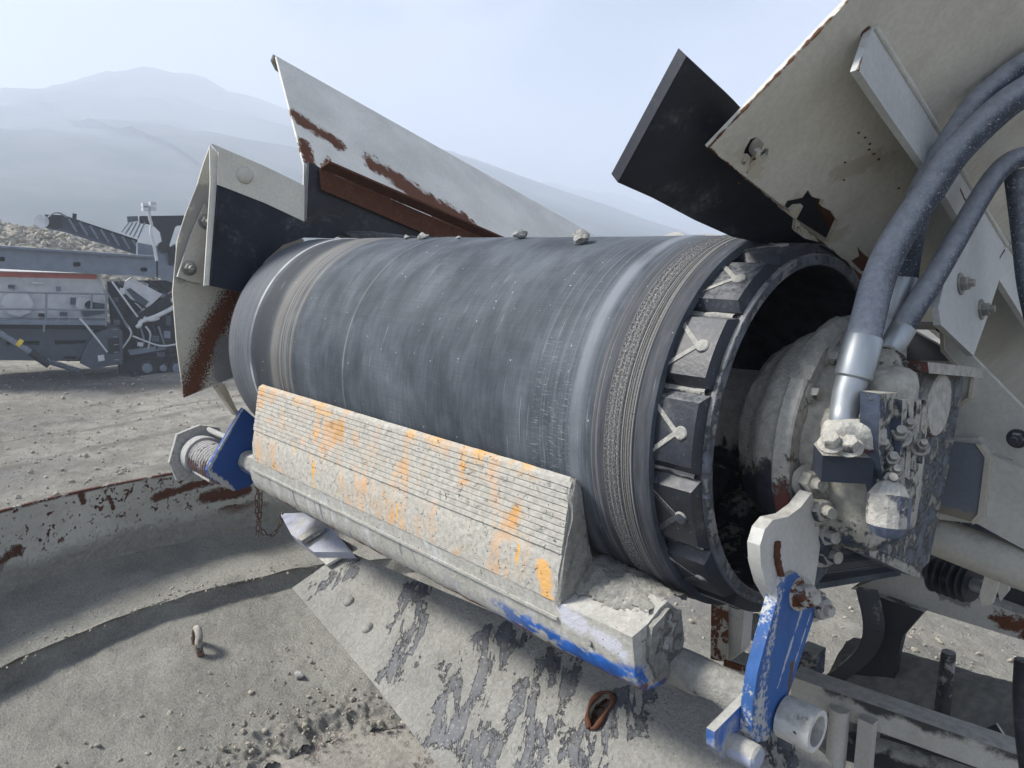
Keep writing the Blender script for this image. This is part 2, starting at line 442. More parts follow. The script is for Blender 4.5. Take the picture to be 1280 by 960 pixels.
# ================================================================== HEAD DRUM AND BELT
RB = .26
XL, XR = -1.208, 0.0
m = M('belt_rubber', .7, spec=.25)
uvx = m.xyz(m.uv()); U_, V_ = uvx[0], uvx[1]
film = m.noise(1, 7, .62, .5, v=m.vec(m.uv(), (20, 6, 1)))
fine = m.noise(1, 6, .7, v=m.vec(m.uv(), (170, 16, 1)))
blot = m.noise(1, 5, .6, .3, v=m.vec(m.uv(), (8, 7, 1)))
k = m.add(m.add(m.mul(film, .42), m.mul(fine, .28)), m.mul(blot, .62))
c = m.mix(m.ss(k, .48, .92), (.036, .044, .055), (.115, .134, .154))
c = m.tone(c, m.noise(1, 4, .6, v=m.vec(m.uv(), (3, 400, 1))), .92, 1.07)
def band(x0, x1, soft=.004):
    return m.mul(m.ss(U_, x0 - soft, x0 + soft), m.ss(U_, x1 + soft, x1 - soft))
lines = m.noise(1, 3, .7, v=m.vec(m.uv(), (230, .8, 1)))
lines2 = m.noise(1, 2, .6, v=m.vec(m.uv(), (600, 1.2, 1)))
# bare dark run, then the pale scuffed run, then the gritty run near the motor end
c = m.mix(m.mul(band(-.092, -.002), .75), c, m.tone((.05, .052, .058), fine, .75, 1.5))
c = m.mix(m.mul(band(-.245, -.088, .02), m.mul(m.ss(lines, .5, .66), .28)), c, (.20, .22, .25))
c = m.mix(m.mul(band(-.128, -.109, .006), m.ss(film, .3, .6, .3, .65)), c, (.24, .26, .29))
c = m.mix(m.mul(band(-.2, -.128, .008), m.mul(m.ss(m.noise(1, 3, .8, v=m.vec(m.uv(), (60, 520, 1))), .55, .72), m.ss(V_, .30, .52))), c, (.4, .41, .42))
c = m.mix(m.mul(band(-.09, -.02, .004), m.mul(m.ss(lines2, .5, .62), .35)), c, (.3, .3, .3))
grit = m.ss(m.noise(1, 5, .8, v=m.vec(m.uv(), (640, 330, 1))), .46, .58)
c = m.mix(m.mul(band(-.068, -.044, .003), grit), c, (.43, .42, .39))
c = m.mix(m.mul(band(-.044, -.026, .002), m.mul(m.ss(lines2, .44, .56), m.ss(grit, 0, 1, .55, 1))), c, (.42, .41, .37))
# far end: beige rubbed grooves, pale outer run
c = m.mix(m.mul(band(-.988, -.892, .008), m.ss(lines, .36, .6, .02, .45)), c, (.33, .30, .25))
c = m.mix(m.mul(band(-1.07, -1.0, .01), .75), c, (.03, .032, .037))
c = m.mix(m.mul(band(-1.208, -1.09, .004), m.ss(lines, .35, .65, .2, .6)), c, (.17, .18, .195))
c = m.mix(m.mul(band(-1.09, -1.082, .0015), m.ss(film, .3, .6)), c, (.42, .42, .41))
c = m.mix(m.mul(band(-.6955, -.6915, .001), m.ss(film, .35, .65, .1, .45)), c, (.3, .3, .3))
scr = m.ss(m.noise(1, 2, .5, v=m.vec(m.uv(), (300, 9, 1), rot=(0, 0, .03))), .66, .70)
c = m.mix(m.mul(scr, m.mul(m.ss(blot, .45, .6), .5)), c, (.30, .32, .34))
# nicks and specks
sp = m.ss(m.noise(150, 3, .5), .73, .76)
c = m.mix(sp, c, (.42, .43, .43))
c = m.mix(m.ss(m.noise(1, 3, .5, v=m.vec(m.uv(), (26, 70, 1))), .76, .78), c, (.015, .016, .02))
m.high(fine, .5); m.high(lines, .3); m.high(m.mul(band(-.07, -.026), grit), 1.0); m.high(m.noise(200, 3), .25)
MBELT = m.done(c, m.mix(film, (.62,) * 3, (.86,) * 3), .0012, .8)

bm = bmesh.new()
na, nb = R_(19.6), R_(13.5)            # where the belt leaves the drum above and below
path = []
n1 = V((0, math.sin(na), math.cos(na))); n2 = V((0, -math.sin(nb), -math.cos(nb)))
d2 = V((0, math.cos(nb), -math.sin(nb)))
for k in range(24): path.append((n1 * RB + DC * (4.2 * (1 - k / 24.0)), n1))
A0, A1 = math.atan2(n1.z, n1.y), math.atan2(n2.z, n2.y) + 2 * math.pi
for k in range(121):
    a = A0 + (A1 - A0) * k / 120; nn = V((0, math.cos(a), math.sin(a))); path.append((nn * RB, nn))
for k in range(1, 13): path.append((n2 * RB + d2 * (2.6 * k / 12), n2))
xs = [XL, -1.2, -1.16, -1.12, -1.094, -1.09, -1.087, -1.083, -1.08, -1.07, -1.05, -1.02, -1.0]
prof = {-1.087: .0016, -1.05: -.0025, -1.02: -.0025, -1.07: -.002, XL: -.003}
x = -.992
while x < -.884: xs.append(x); prof[x] = -.0012 if round((x + .992) / .006) % 2 else .0012; x += .006
xs += [-.87, -.84, -.78, -.7, -.6975, -.694, -.6905, -.68, -.6, -.5, -.4, -.3, -.25, -.2, -.15, -.14, -.128, -.12, -.11, -.1, -.085, -.074]
prof[-.694] = .0014; prof[-.12] = .0012; prof[-.128] = .0006
x = -.07
kk = 0
while x < -.024: xs.append(x); prof[x] = (.0011 if kk % 2 else -.0006); x += .0035; kk += 1
xs += [-.0235, -.021, -.012, -.004, XR]; prof[-.021] = -.0014; prof[XR] = -.0015
arc = 0; rows = []; uvl = bm.loops.layers.uv.new('UVMap'); uvs = {}
for i, (p, nn) in enumerate(path):
    if i: arc += (p - path[i - 1][0]).length
    row = []
    for x in xs:
        v = bm.verts.new(V((x, 0, 0)) + p + nn * (prof.get(x, 0) + .0009 * noise.noise((x * 9, arc * 5, 0))))
        uvs[v] = (x, arc); row.append(v)
    rows.append(row)
inn = []
for i, (p, nn) in enumerate(path):
    pr = []
    for x in (XL, XR):
        v = bm.verts.new(V((x, 0, 0)) + p - nn * .0125); uvs[v] = (x, uvs[rows[i][0]][1]); pr.append(v)
    inn.append(pr)
for i in range(len(path) - 1):
    for j in range(len(xs) - 1): bm.faces.new((rows[i][j], rows[i][j + 1], rows[i + 1][j + 1], rows[i + 1][j]))
    bm.faces.new((rows[i][0], rows[i + 1][0], inn[i + 1][0], inn[i][0]))
    bm.faces.new((rows[i][-1], inn[i][1], inn[i + 1][1], rows[i + 1][-1]))
    bm.faces.new((inn[i][0], inn[i + 1][0], inn[i + 1][1], inn[i][1]))
for f in bm.faces:
    for l in f.loops: l[uvl].uv = uvs[l.vert]
# V offset so that the front of the drum carries v between 0 and 1
v0 = uvs[rows[24][0]][1]
for f in bm.faces:
    for l in f.loops: l[uvl].uv = (l[uvl].uv[0], l[uvl].uv[1] - v0)
belt = fin(bm, 'conveyor_belt', MBELT, None, 50)
tag(belt, 'wide dusty black conveyor belt wrapped round the head drum, pale scuffed bands along both edges', 'conveyor belt')

RUBL = rubber('lagging_rubber', (.016, .019, .026), .38, .5, .42, .64)
MDUSTFILL = crusted('packed_dust', (.05, .055, .065), .45, 260, (.40, .395, .36), .4)
MSHELL = crusted('drum_shell', (.035, .036, .042), .12, 200, DUST, .35)
dr = root('head_drum', (0, 0, 0), 'steel head drum under the belt with black rubber lagging pads round its open end', 'conveyor drum')
bm = bmesh.new()
lathe(bm, [(-1.25, .2345), (.058, .2345), (.062, .233), (.062, .2225), (.058, .221), (-.30, .221), (-.30, .05), (-1.25, .05)], (0, 0, 0), (1, 0, 0), 96, True)
fin(bm, 'drum_shell', MSHELL, dr, 30)
bm = bmesh.new(); lathe(bm, [(.0575, .2365), (.0635, .236), (.0645, .2345), (.0645, .2235), (.063, .2215), (.05, .2215)], (0, 0, 0), (1, 0, 0), 96, True)
fin(bm, 'drum_rim', crusted('rim_steel', (.10, .11, .13), .40, 260, (.27, .275, .275), .3), dr, 30)
bm = bmesh.new(); lathe(bm, [(-.16, .2215), (-.145, .2215), (-.145, .07), (-.16, .07)], (0, 0, 0), (1, 0, 0), 64, True)
fin(bm, 'drum_web', MSHELL, dr, 30)
# one lagging pad, facing -Y, copied round the drum
def arcp(x, a, r): return V((x, -r * math.cos(a), r * math.sin(a)))
bm = bmesh.new(); hw = R_(11.3)
lay = []
for r, h_, x0, x1 in ((.2352, hw, -.05, .0585), (.2395, hw * .97, -.05, .0580), (.2500, hw * .76, -.05, .0530)):
    ring = [arcp(x0, h_ * (2 * k / 8 - 1), r) for k in range(9)] + [arcp(x1, h_ * (1 - 2 * k / 8), r) for k in range(9)]
    lay.append([bm.verts.new(p) for p in ring])
for a, b in zip(lay, lay[1:]):
    for k in range(18): bm.faces.new((a[k], a[(k + 1) % 18], b[(k + 1) % 18], b[k]))
for k in range(8):
    bm.faces.new((lay[2][k], lay[2][k + 1], lay[2][16 - k], lay[2][17 - k]))
    bm.faces.new((lay[0][k], lay[0][17 - k], lay[0][16 - k], lay[0][k + 1]))
pad0 = fin(bm, 'lagging_pad', RUBL, dr, 25)
subs = []
for s in (1, -1):
    bm = bmesh.new(); a, b = arcp(.030, 0, .2500), arcp(-.012, s * hw * .72, .2500)
    t = (b - a).normalized(); nn = V((0, -1, 0)); sd = t.cross(nn).normalized()
    rr_ = [a + t * (b - a).length * k / 5 for k in range(6)]
    for k, p in enumerate(rr_):
        q = math.hypot(p.y, p.z); rr_[k] = V((p.x, p.y * .2500 / q, p.z * .2500 / q))
    for k in range(5):
        wd = (.0030 - .0001 * k)
        prism(bm, [rr_[k] + sd * wd, rr_[k + 1] + sd * wd, rr_[k + 1] - sd * wd, rr_[k] - sd * wd], nn * (.0008 + .0001 * k))
    subs.append(fin(bm, 'groove_fill', MDUSTFILL, pad0, 0))
bm = bmesh.new(); lathe(bm, [(0, .0088), (.0022, .0085), (.0036, .007), (.004, .004)], arcp(.036, 0, .2486), (0, -1, 0), 16)
subs.append(fin(bm, 'pad_bolt', MDUSTFILL, pad0, 30))
bm = bmesh.new(); lathe(bm, [(0, .0085), (.0009, .0085), (.0009, .0062), (0, .0062)], arcp(-.004, -hw * .34, .2497), (0, -1, 0), 20, True)
lathe(bm, [(0, .0035), (.0009, .0035), (.0009, .0022), (0, .0022)], arcp(-.004, -hw * .34, .2497), (0, -1, 0), 14, True)
subs.append(fin(bm, 'mould_mark', RUBL, pad0, 30, kind='stuff'))
NP = 15
for k in range(NP):
    a = R_(32 - 24 * k)
    if k == 0: o = pad0
    else:
        o = pad0.copy(); COL.objects.link(o); o.parent = dr
        for c_ in subs:
            q = c_.copy(); COL.objects.link(q); q.parent = o
    o.rotation_euler = (-a, 0, 0)
# dust packed in the valleys between the pads
for k in range(NP):
    a = R_(20 - 24 * k); bm = bmesh.new(); hv = R_(1.4)
    grid(bm, lambda u, v: arcp(-.03 + .08 * u, a + hv * (2 * v - 1), .2352 + (.004 + .004 * noise.noise((k * 3.1, u * 4, v * 2))) * (1 - abs(2 * v - 1) ** 2)), 10, 6)
    fin(bm, 'packed_dust', MDUSTFILL, dr, 60)

# stones lying on the belt
MROCK = (lambda m: m.done(m.mix(m.ss(m.noise(230, 5, .75), .4, .62), m.mix(m.noise(30, 3), (.21, .215, .21), (.33, .33, .32)), (.5, .49, .45)), None, .004))((lambda m: (m.high(m.noise(220, 6, .75)), m)[1])(M('rock', .95, spec=.15)))
for (px, x_, r, sq, lab) in ((727, -.277, .0135, (1.15, 1, .95), 'largest rough grey stone on top of the belt, nearest the motor'),
                             (648, -.459, .012, (1.1, 1, .8), 'rounded grey stone on the belt top beside the foot of the cream wing plate'),
                             (545, -.743, .0125, (1.5, .8, .65), 'flat pale stone on the belt top in front of the brown angle bar'),
                             (517, -.80, .006, (1, 1, .9), 'tiny pale pebble at the left end of the stones on the belt'),
                             (577, -.63, .005, (1.5, 1, .7), 'tiny flat pebble between the flat pale stone and the rounded stone')):
    y_ = -.036 if px != 727 else -.078
    b = V((x_, y_, math.sqrt(RB * RB - y_ * y_)))
    bm = bmesh.new(); stone_bm(bm, b + V((0, 0, r * sq[2] * .72)), r, sq, 3, px * .01)
    tag(fin(bm, 'stone', MROCK, None, 40, base=b), lab, 'stone', 'stones lying on the belt')
# ================================================================== PAINTS
CREAM = (.50, .485, .42)
MCREAM = painted('cream_paint', CREAM, .665, 18, .42, .5)
MCREAM_CLEAN = painted('cream_paint_clean', (.52, .515, .47), .69, 10, .25, .45)
MCREAM_GREY = painted('cream_paint_dusty', (.47, .465, .43), .70, 16, .7, .6, vdust=.12)
MBLACK = rubber('black_rubber', (.012, .015, .022), .35, .35, .5, .72)
MDARK = painted('dark_machine_paint', (.035, .038, .045), .72, 20, .45, .5)
MDARKST = crusted('dusty_steel', (.06, .075, .10), .22, 240, (.42, .415, .38), .6)
MBOLT = crusted('dusty_bolt', (.16, .16, .155), .34, 300, (.36, .35, .31), .6, dist=.0015)
MZINC = steel('zinc', (.36, .385, .40), .45, .65, .3)
MRUST = (lambda m: (m.high(m.noise(160, 6, .75)), m.done(m.mix(m.ss(m.noise(34, 6, .7), .42, .6), (.10, .045, .03), m.mix(m.noise(150, 4), (.05, .022, .015), (.19, .085, .05))), None, .002))[1])(M('rusted_steel', .9, spec=.15))

# ================================================================== RIGHT-HAND WING OF THE CONVEYOR
WP = V((.06, -.255, .347)); we = V((math.sin(R_(41)), math.cos(R_(41)) * NC.y, math.cos(R_(41)) * NC.z)); wn = DC.cross(we).normalized()
if wn.x < 0: wn = -wn                                   # points out and down, to the camera side
WPL = (wn, WP)
def wuv(p): q = V(p) - WP; return q.dot(DC), q.dot(we)
wr = root('hopper_wing', WP, 'big flared beige steel wing plate with torn rusty holes above the motor end', 'wing plate')
top = WP + we * 1.1
outl = [WP, top, top + DC * 3.2, WP + DC * 3.2]
h1 = ats([(931, 187), (938, 174), (947, 171), (955, 180), (953, 188), (946, 190), (944, 199), (936, 208), (938, 196), (928, 196)], pl=WPL)
h2 = ats([(951, 191), (957, 185), (961, 187), (960, 195), (953, 199), (950, 197)], pl=WPL)
h3 = ats([(978, 263), (984, 251), (994, 249), (1003, 247), (1010, 237), (1015, 246), (1030, 250), (1027, 258), (1039, 264), (1047, 277), (1041, 290), (1036, 301), (1022, 302), (1006, 298), (993, 289), (995, 275), (1004, 258), (994, 259), (988, 264)], pl=WPL)
h4 = ats([(1071, 307), (1078, 316), (1090, 326), (1092, 345), (1080, 342), (1064, 326), (1074, 320)], pl=WPL)
bm = bmesh.new(); prism(bm, outl, -wn * .006, (h1, h2, h3, h4))
P = lambda x, y: at(x, y, pl=WPL)
WMAT = painted('wing_paint', (.56, .54, .47), .675, 9, .1, .55, streak=.25, patches=(
    (P(930, 8), P(945, 3), .006, .8, 60), (P(885, 186), P(1068, 338), .0022, 1.2, 50), (P(934, 195), P(930, 202), .004, 1, 90), (P(978, 262), P(1000, 290), .004, 1, 70), (P(942, 205), P(934, 216), .0018, .8, 120),
    (P(1080, 42), P(1083, 38), .004, 1, 80), (P(886, 183), P(1062, -3), .003, 1.1, 40)), extra=(((.44, .40, .32), (P(932, 190), P(943, 212), .014, 1.6, 60)), ((.45, .41, .33), (P(985, 262), P(1040, 298), .022, 1.6, 50)), ((.44, .40, .32), (P(1060, 210), P(1100, 205), .02, 1.5, 22))))
fin(bm, 'wing_sheet', WMAT, wr, 0)
bm = bmesh.new()                                          # worn bare steel behind the torn holes
prism(bm, ats([(905, 150), (985, 140), (1110, 260), (1110, 370), (1040, 330), (960, 240)], pl=(wn, WP - wn * .034)), -wn * .004)
fin(bm, 'liner_plate', MRUST, wr, 0)
bm = bmesh.new(); lathe(bm, [(0, .013), (.004, .013), (.006, .010), (.007, .006)], at(949, 181, pl=(wn, WP - wn * .018)), wn, 16)
fin(bm, 'rivet', MCREAM, wr, 30)
for px, py in ((1073, 166), (1081, 172), (1087, 180), (1086, 187), (1092, 192), (1098, 199), (1056, 203), (1055, 225), (943, 199), (1123, 235), (924, 229)):
    bm = bmesh.new(); stone_bm(bm, at(px, py, pl=WPL), .0022, (1, 1, .8), 1, px); fin(bm, 'weld_spatter', MRUST, wr, 40)
# fin that runs along the wing and carries the bolted bracket; its broad face looks at the camera
FP = at(1091, 33, pl=WPL)
_q = at(1073, 87, pl=(wn, WP + wn * .045)) - FP; _q = (_q - DC * _q.dot(DC)).normalized()
FY = DC.cross(_q).normalized()
if FY.dot(CAM - FP) < 0: FY = -FY
FPLN = (FY, FP)
ff = root('wing_rib', FP, 'long flat grey stiffening rib welded across the beige wing plate, two bolts at its foot', 'steel rib')
rib = ats([(1091, 33), (1073, 87), (1112, 145), (1150, 199), (1180, 242), (1205, 285), (1190, 325), (1179, 358), (1173, 385), (1176, 406), (1217, 445), (1233, 400), (1249, 350), (1320, 462), (1330, 420), (1258, 308), (1166, 154)], pl=FPLN)
bm = bmesh.new(); prism(bm, rib, -FY * .008)
Q = lambda x, y: at(x, y, pl=FPLN)
fin(bm, 'rib_plate', painted('rib_paint', (.49, .50, .49), .70, 12, .15, .5, patches=((Q(1201, 238), Q(1210, 258), .0035, .9, 70), (Q(1250, 322), Q(1256, 312), .002, .8, 90), (Q(1073, 87), Q(1084, 46), .002, 1, 60))), ff, 20, .0015)
bm = bmesh.new(); pts = ats([(1093, 33), (1130, 92), (1168, 154), (1205, 218), (1258, 306)], pl=(FY, FP + FY * .001))
tube(bm, spline(pts, 8), [.0035 + .0012 * noise.noise((k * 1.3, 0, 0)) for k in range(33)], 8); fin(bm, 'weld_seam', MCREAM_CLEAN, ff, 50)
for px, py in ((1200, 355), (1226, 387)):
    bolt(ff, at(px, py, pl=FPLN), FY, MBOLT, .0095, .008, .006)
bm = bmesh.new(); prism(bm, ats([(1195, 330), (1330, 290), (1330, 560), (1220, 450), (1205, 420)], pl=(wn, WP + wn * .012)), -wn * .006)
fin(bm, 'back_panel', painted('shaded_panel', (.40, .405, .37), .7, 8, .2, .5, patches=((at(1238, 465, D=1.15), at(1262, 492, D=1.15), .004, 1.4, 60),)), ff, 0)

# black rubber flap hung inside the wing
FLP = (V((-.38, -.80, -.35)).normalized() * -1, at(917, 125, pl=(wn, WP - wn * .03)))
fl = ats([(858, 70), (772, 228), (815, 247), (868, 275), (915, 296), (1000, 314), (1060, 330), (1000, 215), (917, 125)], pl=(wn, WP - wn * .028))
bm = bmesh.new(); prism(bm, fl, -wn * .016)
o = fin(bm, 'rubber_flap', MBLACK, None, 30, .002, base=WP)
tag(o, 'stiff black rubber flap sticking out in front of the beige wing plate', 'rubber flap')

# ================================================================== LEFT-HAND WING
LX = -1.33
LP = at(380, 205, X=LX); le_ = V((-math.sin(R_(44)), math.cos(R_(44)) * NC.y, math.cos(R_(44)) * NC.z)); ln = DC.cross(le_).normalized()
if ln.x < 0: ln = -ln
LPL = (ln, LP)
lw = root('skirt_wing', LP, 'flared pale wing plate with bent top lip and brown rust beyond the belt', 'wing plate')
tp = at(345, 70, pl=LPL); L = lambda x, y: at(x, y, pl=LPL)
bm = bmesh.new(); prism(bm, [LP, tp, tp + DC * 3.0, LP + DC * 3.0 - le_ * .05], -ln * .006)
rust = [(L(372, 147), L(424, 181), 0.0345, .75, 26), (L(380, 178), L(388, 206), 0.0247, .9, 40), (L(468, 206), L(520, 240), 0.0493, .8, 30), (L(500, 228), L(545, 262), 0.0542, .8, 26), (L(540, 252), L(585, 278), 0.0493, .8, 26), (L(415, 208), L(500, 258), 0.0296, 1.4, 36), (L(560, 285), L(600, 300), 0.0493, .9, 36), (L(395, 212), L(410, 222), 0.0197, 1, 50), (L(440, 222), L(470, 236), 0.0148, 1.2, 60)]
fin(bm, 'wing_sheet', painted('left_wing_paint', (.62, .605, .545), .675, 30, .2, .5, patches=rust, vdust=-.45), lw, 0)
bm = bmesh.new(); lip = [tp, tp - V((.045, 0, .012)) * .6, at(337, 78, pl=(V((0, 1, 0)), tp)) , ]
a = tp; b = at(338, 76, Y=tp.y); c3 = at(343, 86, Y=tp.y)
sec = [a, a.lerp(b, .5) + V((0, 0, .012)), b, c3]
for i in range(3): prism(bm, [sec[i], sec[i + 1], sec[i + 1] + DC * 3.0, sec[i] + DC * 3.0], V((.001, .003, -.005)))
fin(bm, 'bent_lip', MCREAM, lw, 40)
SKX = -1.315
bm = bmesh.new(); prism(bm, [at(380, 203, X=SKX), at(379, 278, X=SKX), at(379, 278, X=SKX) + DC * 3, at(380, 203, X=SKX) + DC * 3], (-.006, 0, 0))
fin(bm, 'skirt_plate', painted('skirt_paint', (.6, .6, .56), .69, 16, .2, .5), lw, 0)
o = None
bm = bmesh.new(); K = -1.30
prism(bm, [at(384, 203, X=K), at(381, 274, X=K), at(430, 297, X=K), at(520, 318, X=K), at(640, 380, X=K), at(640, 330, X=K)], (.010, 0, 0))
o = fin(bm, 'skirt_rubber', MBLACK, None, 30, .0015, base=at(384, 203, X=K)); tag(o, 'black rubber skirt strip under the brown angle bar of the far wing', 'rubber skirt')
bm = bmesh.new(); K = -1.285
prism(bm, [at(399, 211, X=K), at(400, 237, X=K), at(560, 305, X=K), at(660, 350, X=K), at(660, 322, X=K), at(545, 274, X=K)], (.006, 0, 0))
prism(bm, [at(399, 211, X=K) + V((.0065, 0, 0)), at(660, 322, X=K) + V((.0065, 0, 0)), at(660, 318, X=K) + V((.045, 0, .004)), at(400, 207, X=K) + V((.045, 0, .004))], (0, .001, .005))
o = fin(bm, 'angle_bar', MRUST, None, 30, .001, base=at(399, 211, X=K)); tag(o, 'brown rusty angle bar clamping the black skirt to the far wing plate', 'angle bar')
bm = bmesh.new()
for k in range(6):
    prp = [at(430 + 3 * k, 291 + 1.6 * k, X=-1.27 + .012 * k), at(462 + 6 * k, 290 + 2.2 * k, X=-1.25 + .012 * k), at(520 + 10 * k, 297, X=-1.2)]
    tube(bm, spline(prp, 6), .0028, 6)
fin(bm, 'frayed_edge', rubber('frayed', (.05, .055, .06), .8), lw, 60, kind='stuff')

# ================================================================== LEFT END GUARD
GX = -1.335
gd = root('end_guard', at(230, 497, X=GX), 'cream end guard with a wide brown rust streak, beside the far end of the drum', 'guard')
g1 = ats([(263, 181), (254, 206), (246, 233), (232, 268), (222, 300), (216, 365), (221, 430), (230, 497), (262, 484), (300, 468), (340, 430), (380, 300), (300, 240), (271, 200)], X=GX)
Gp = lambda x, y: at(x, y, X=GX)
bm = bmesh.new(); prism(bm, g1, (-.006, 0, 0))
fin(bm, 'guard_sheet', painted('guard_paint', (.50, .475, .40), .71, 22, .35, .55, patches=((Gp(292, 372), Gp(262, 420), .026, 1.6, 170), (Gp(270, 400), Gp(238, 492), .020, 1.8, 190), (Gp(290, 372), Gp(236, 490), .028, 2.6, 260)), extra=(((.30, .29, .265), (Gp(252, 250), Gp(232, 330), .05, .9, 26)), ((.25, .25, .245), (Gp(285, 440), Gp(285, 470), .045, .5, 20)))), gd, 25, .001)
G2 = -1.262
gf = ats([(262, 180), (271, 190), (270, 230), (261, 357), (252, 357), (258, 228), (258, 200)], X=G2)
bm = bmesh.new(); e1 = ats([(262, 181), (273, 191), (271, 230), (261, 357)], X=G2); e0 = ats([(262, 181), (272, 192), (270, 230), (222, 350)], X=GX + .002)
bm2 = bmesh.new()
prism(bm2, [e1[1], e1[2], e1[3], at(255, 357, X=G2)] + [at(263, 228, X=G2), at(262, 183, X=G2)], (-.004, 0, 0))
fin(bm2, 'front_flange', painted('flange_paint', (.66, .65, .58), .75, 20, .2, .5), gd, 20, .001)
bm.free()
bm = bmesh.new(); prism(bm, ats([(264, 180), (330, 208), (379, 232), (379, 277), (330, 254), (271, 231), (272, 190)], X=G2 + .006), (.006, 0, 0))
fin(bm, 'cover_strip', painted('strip_paint', (.58, .565, .49), .70, 26, .4, .5, patches=((at(312, 246, X=G2), at(370, 270, X=G2), .006, 1.5, 70),)), gd, 20, .0012)
bm = bmesh.new(); lathe(bm, [(0, .020), (.003, .0195), (.007, .015), (.009, .007)], at(306, 219, X=G2 + .012), (1, 0, 0), 20); fin(bm, 'dome_bolt', MCREAM, gd, 40)
# doubler strip with two bolts, on a plane that leans towards the camera
sp_ = ats([(256, 255), (264, 268), (263, 300), (262, 356), (238, 352), (222, 346), (228, 326), (240, 292)], X=GX + .012)
bm = bmesh.new(); prism(bm, sp_, (-.008, 0, 0)); fin(bm, 'doubler_strip', painted('doubler', (.46, .44, .38), .74, 30, .65, .6, vdust=.1), gd, 20, .002)
for px, py in ((257, 277), (236, 335)):
    bolt(gd, at(px, py, X=GX + .012), (1, 0, 0), MBOLT, .0125, .010, .012)
bm = bmesh.new(); prism(bm, ats([(271, 229), (379, 276), (430, 291), (415, 298), (378, 297), (352, 306), (330, 325), (312, 350), (299, 365), (262, 357)], X=G2), (.009, 0, 0))
o = fin(bm, 'guard_rubber', rubber('guard_rubber', (.010, .014, .024), .3, .3, .55, .68), None, 25, .0015, base=at(271, 229, X=G2)); tag(o, 'black rubber side sheet below the bolted cream strip, curved over the far drum end', 'rubber sheet')
bm = bmesh.new(); bq = ats([(272, 486), (281, 480), (296, 512), (303, 517), (296, 520)], X=-1.30); prism(bm, bq, (-.03, 0, 0)); fin(bm, 'guard_stay', painted('stay_paint', (.45, .40, .3), .60, 20, .2), gd, 20, .001)
# ================================================================== BELT SCRAPER
BLX0, BLX1 = -1.028, -.112
MBLADE = (lambda: None)
m = M('blade_urethane', .6, spec=.3)
x3 = m.xyz()
yel = m.tone((.66, .33, .07), m.noise(9, 4), .8, 1.1)
pale = m.tone((.56, .40, .27), m.noise(40, 4), .9, 1.08)
d1 = m.noise(1, 7, .68, .4, v=m.vec(m.pos, (9, 30, 9)))
d2 = m.noise(1, 6, .7, v=m.vec(m.pos, (46, 46, 7), loc=(3, 1, 2)))
c = m.mix(m.ss(m.noise(7, 5, .6, off=2), .42, .6), yel, pale)
c = m.mix(m.ss(d1, .34, .5), c, pale)
c = m.mix(m.ss(m.add(m.mul(d1, .5), m.mul(d2, .55)), .425, .535), c, m.tone((.44, .425, .375), m.noise(120, 5), .82, 1.14))
wipe = m.mul(m.ss(d2, .60, .66), m.ss(x3[2], -.10, -.13))
wipe = m.mul(wipe, m.ss(m.noise(5, 3, off=7), .44, .56))
c = m.mix(wipe, c, (.78, .40, .04))
c = m.mix(m.mul(m.ss(x3[2], -.072, -.064), m.mul(m.ss(m.noise(13, 5, .7, off=1), .46, .62), .8)), c, (.68, .40, .14))
c = m.mix(m.ss(x3[0], BLX1 - .10, BLX1 - .02, 0, .85), c, m.tone(DUST, m.noise(120, 5), .85, 1.1))
c = m.mix(m.mul(m.seg((-.140, -.29, -.175), (-.132, -.29, -.21), .016, .6, 50), .9), c, (.72, .40, .12))
c = m.mix(m.ss(m.noise(170, 3, .5), .67, .70), c, (.10, .10, .095))
m.high(m.noise(130, 6, .72), 1.0); m.high(m.ss(m.noise(75, 4, .6), .6, .68), .9)
MBLADE = m.done(c, m.mix(d1, (.7,) * 3, (.95,) * 3), .0022)
sc = root('belt_scraper', (-.57, -.22, -.3), 'orange and grey ribbed scraper blade on a muddy bar pressed against the belt', 'belt scraper')
# blade section in (Y, Z): stepped face in front, thick foot
tipz = -.052; face = [(-.2665, tipz)]
nst = 11
for k in range(nst):
    z0 = tipz - .0085 * k - .002; y0 = -.270 - .0017 * k
    face += [(y0 - .0004, z0 - .0004), (y0 - .0020, z0 - .0066), (y0 + .0016, z0 - .0070)]
zl = tipz - .0085 * nst - .004
face += [(-.287, zl), (-.292, -.175), (-.2935, -.212), (-.286, -.216), (-.236, -.200), (-.236, -.175), (-.250, -.13), (-.258, -.075), (-.262, tipz + .002)]
bm = bmesh.new(); NX = 150
xsb = [BLX0 + (BLX1 - BLX0) * i / NX for i in range(NX + 1)]
rows = []
for i, x in enumerate(xsb):
    wob = .0012 * fbm((x * 7, 0, 0), 1)
    row = []
    for j, (y, z) in enumerate(face):
        q = V((x, y, z))
        y2 = y + wob - .0008 * max(0, fbm((x, y, z * 1.0), 42, 4)) ; z2 = z + .0004 * fbm((x * 30, z * 90, 3), 1)
        dx = .002 * fbm((0, y * 60, z * 60), 1) if i in (0, NX) else 0
        row.append(bm.verts.new((x + dx, y2, z2)))
    rows.append(row)
nf = len(face)
for i in range(NX):
    for j in range(nf): bm.faces.new((rows[i][j], rows[i][(j + 1) % nf], rows[i + 1][(j + 1) % nf], rows[i + 1][j]))
bm.faces.new(rows[0]); bm.faces.new(rows[-1][::-1])
fin(bm, 'scraper_blade', MBLADE, sc, 22)
MCRUST = crusted('mud_crust', (.26, .26, .24), .5, 260, (.375, .37, .335), .4, dist=.006)
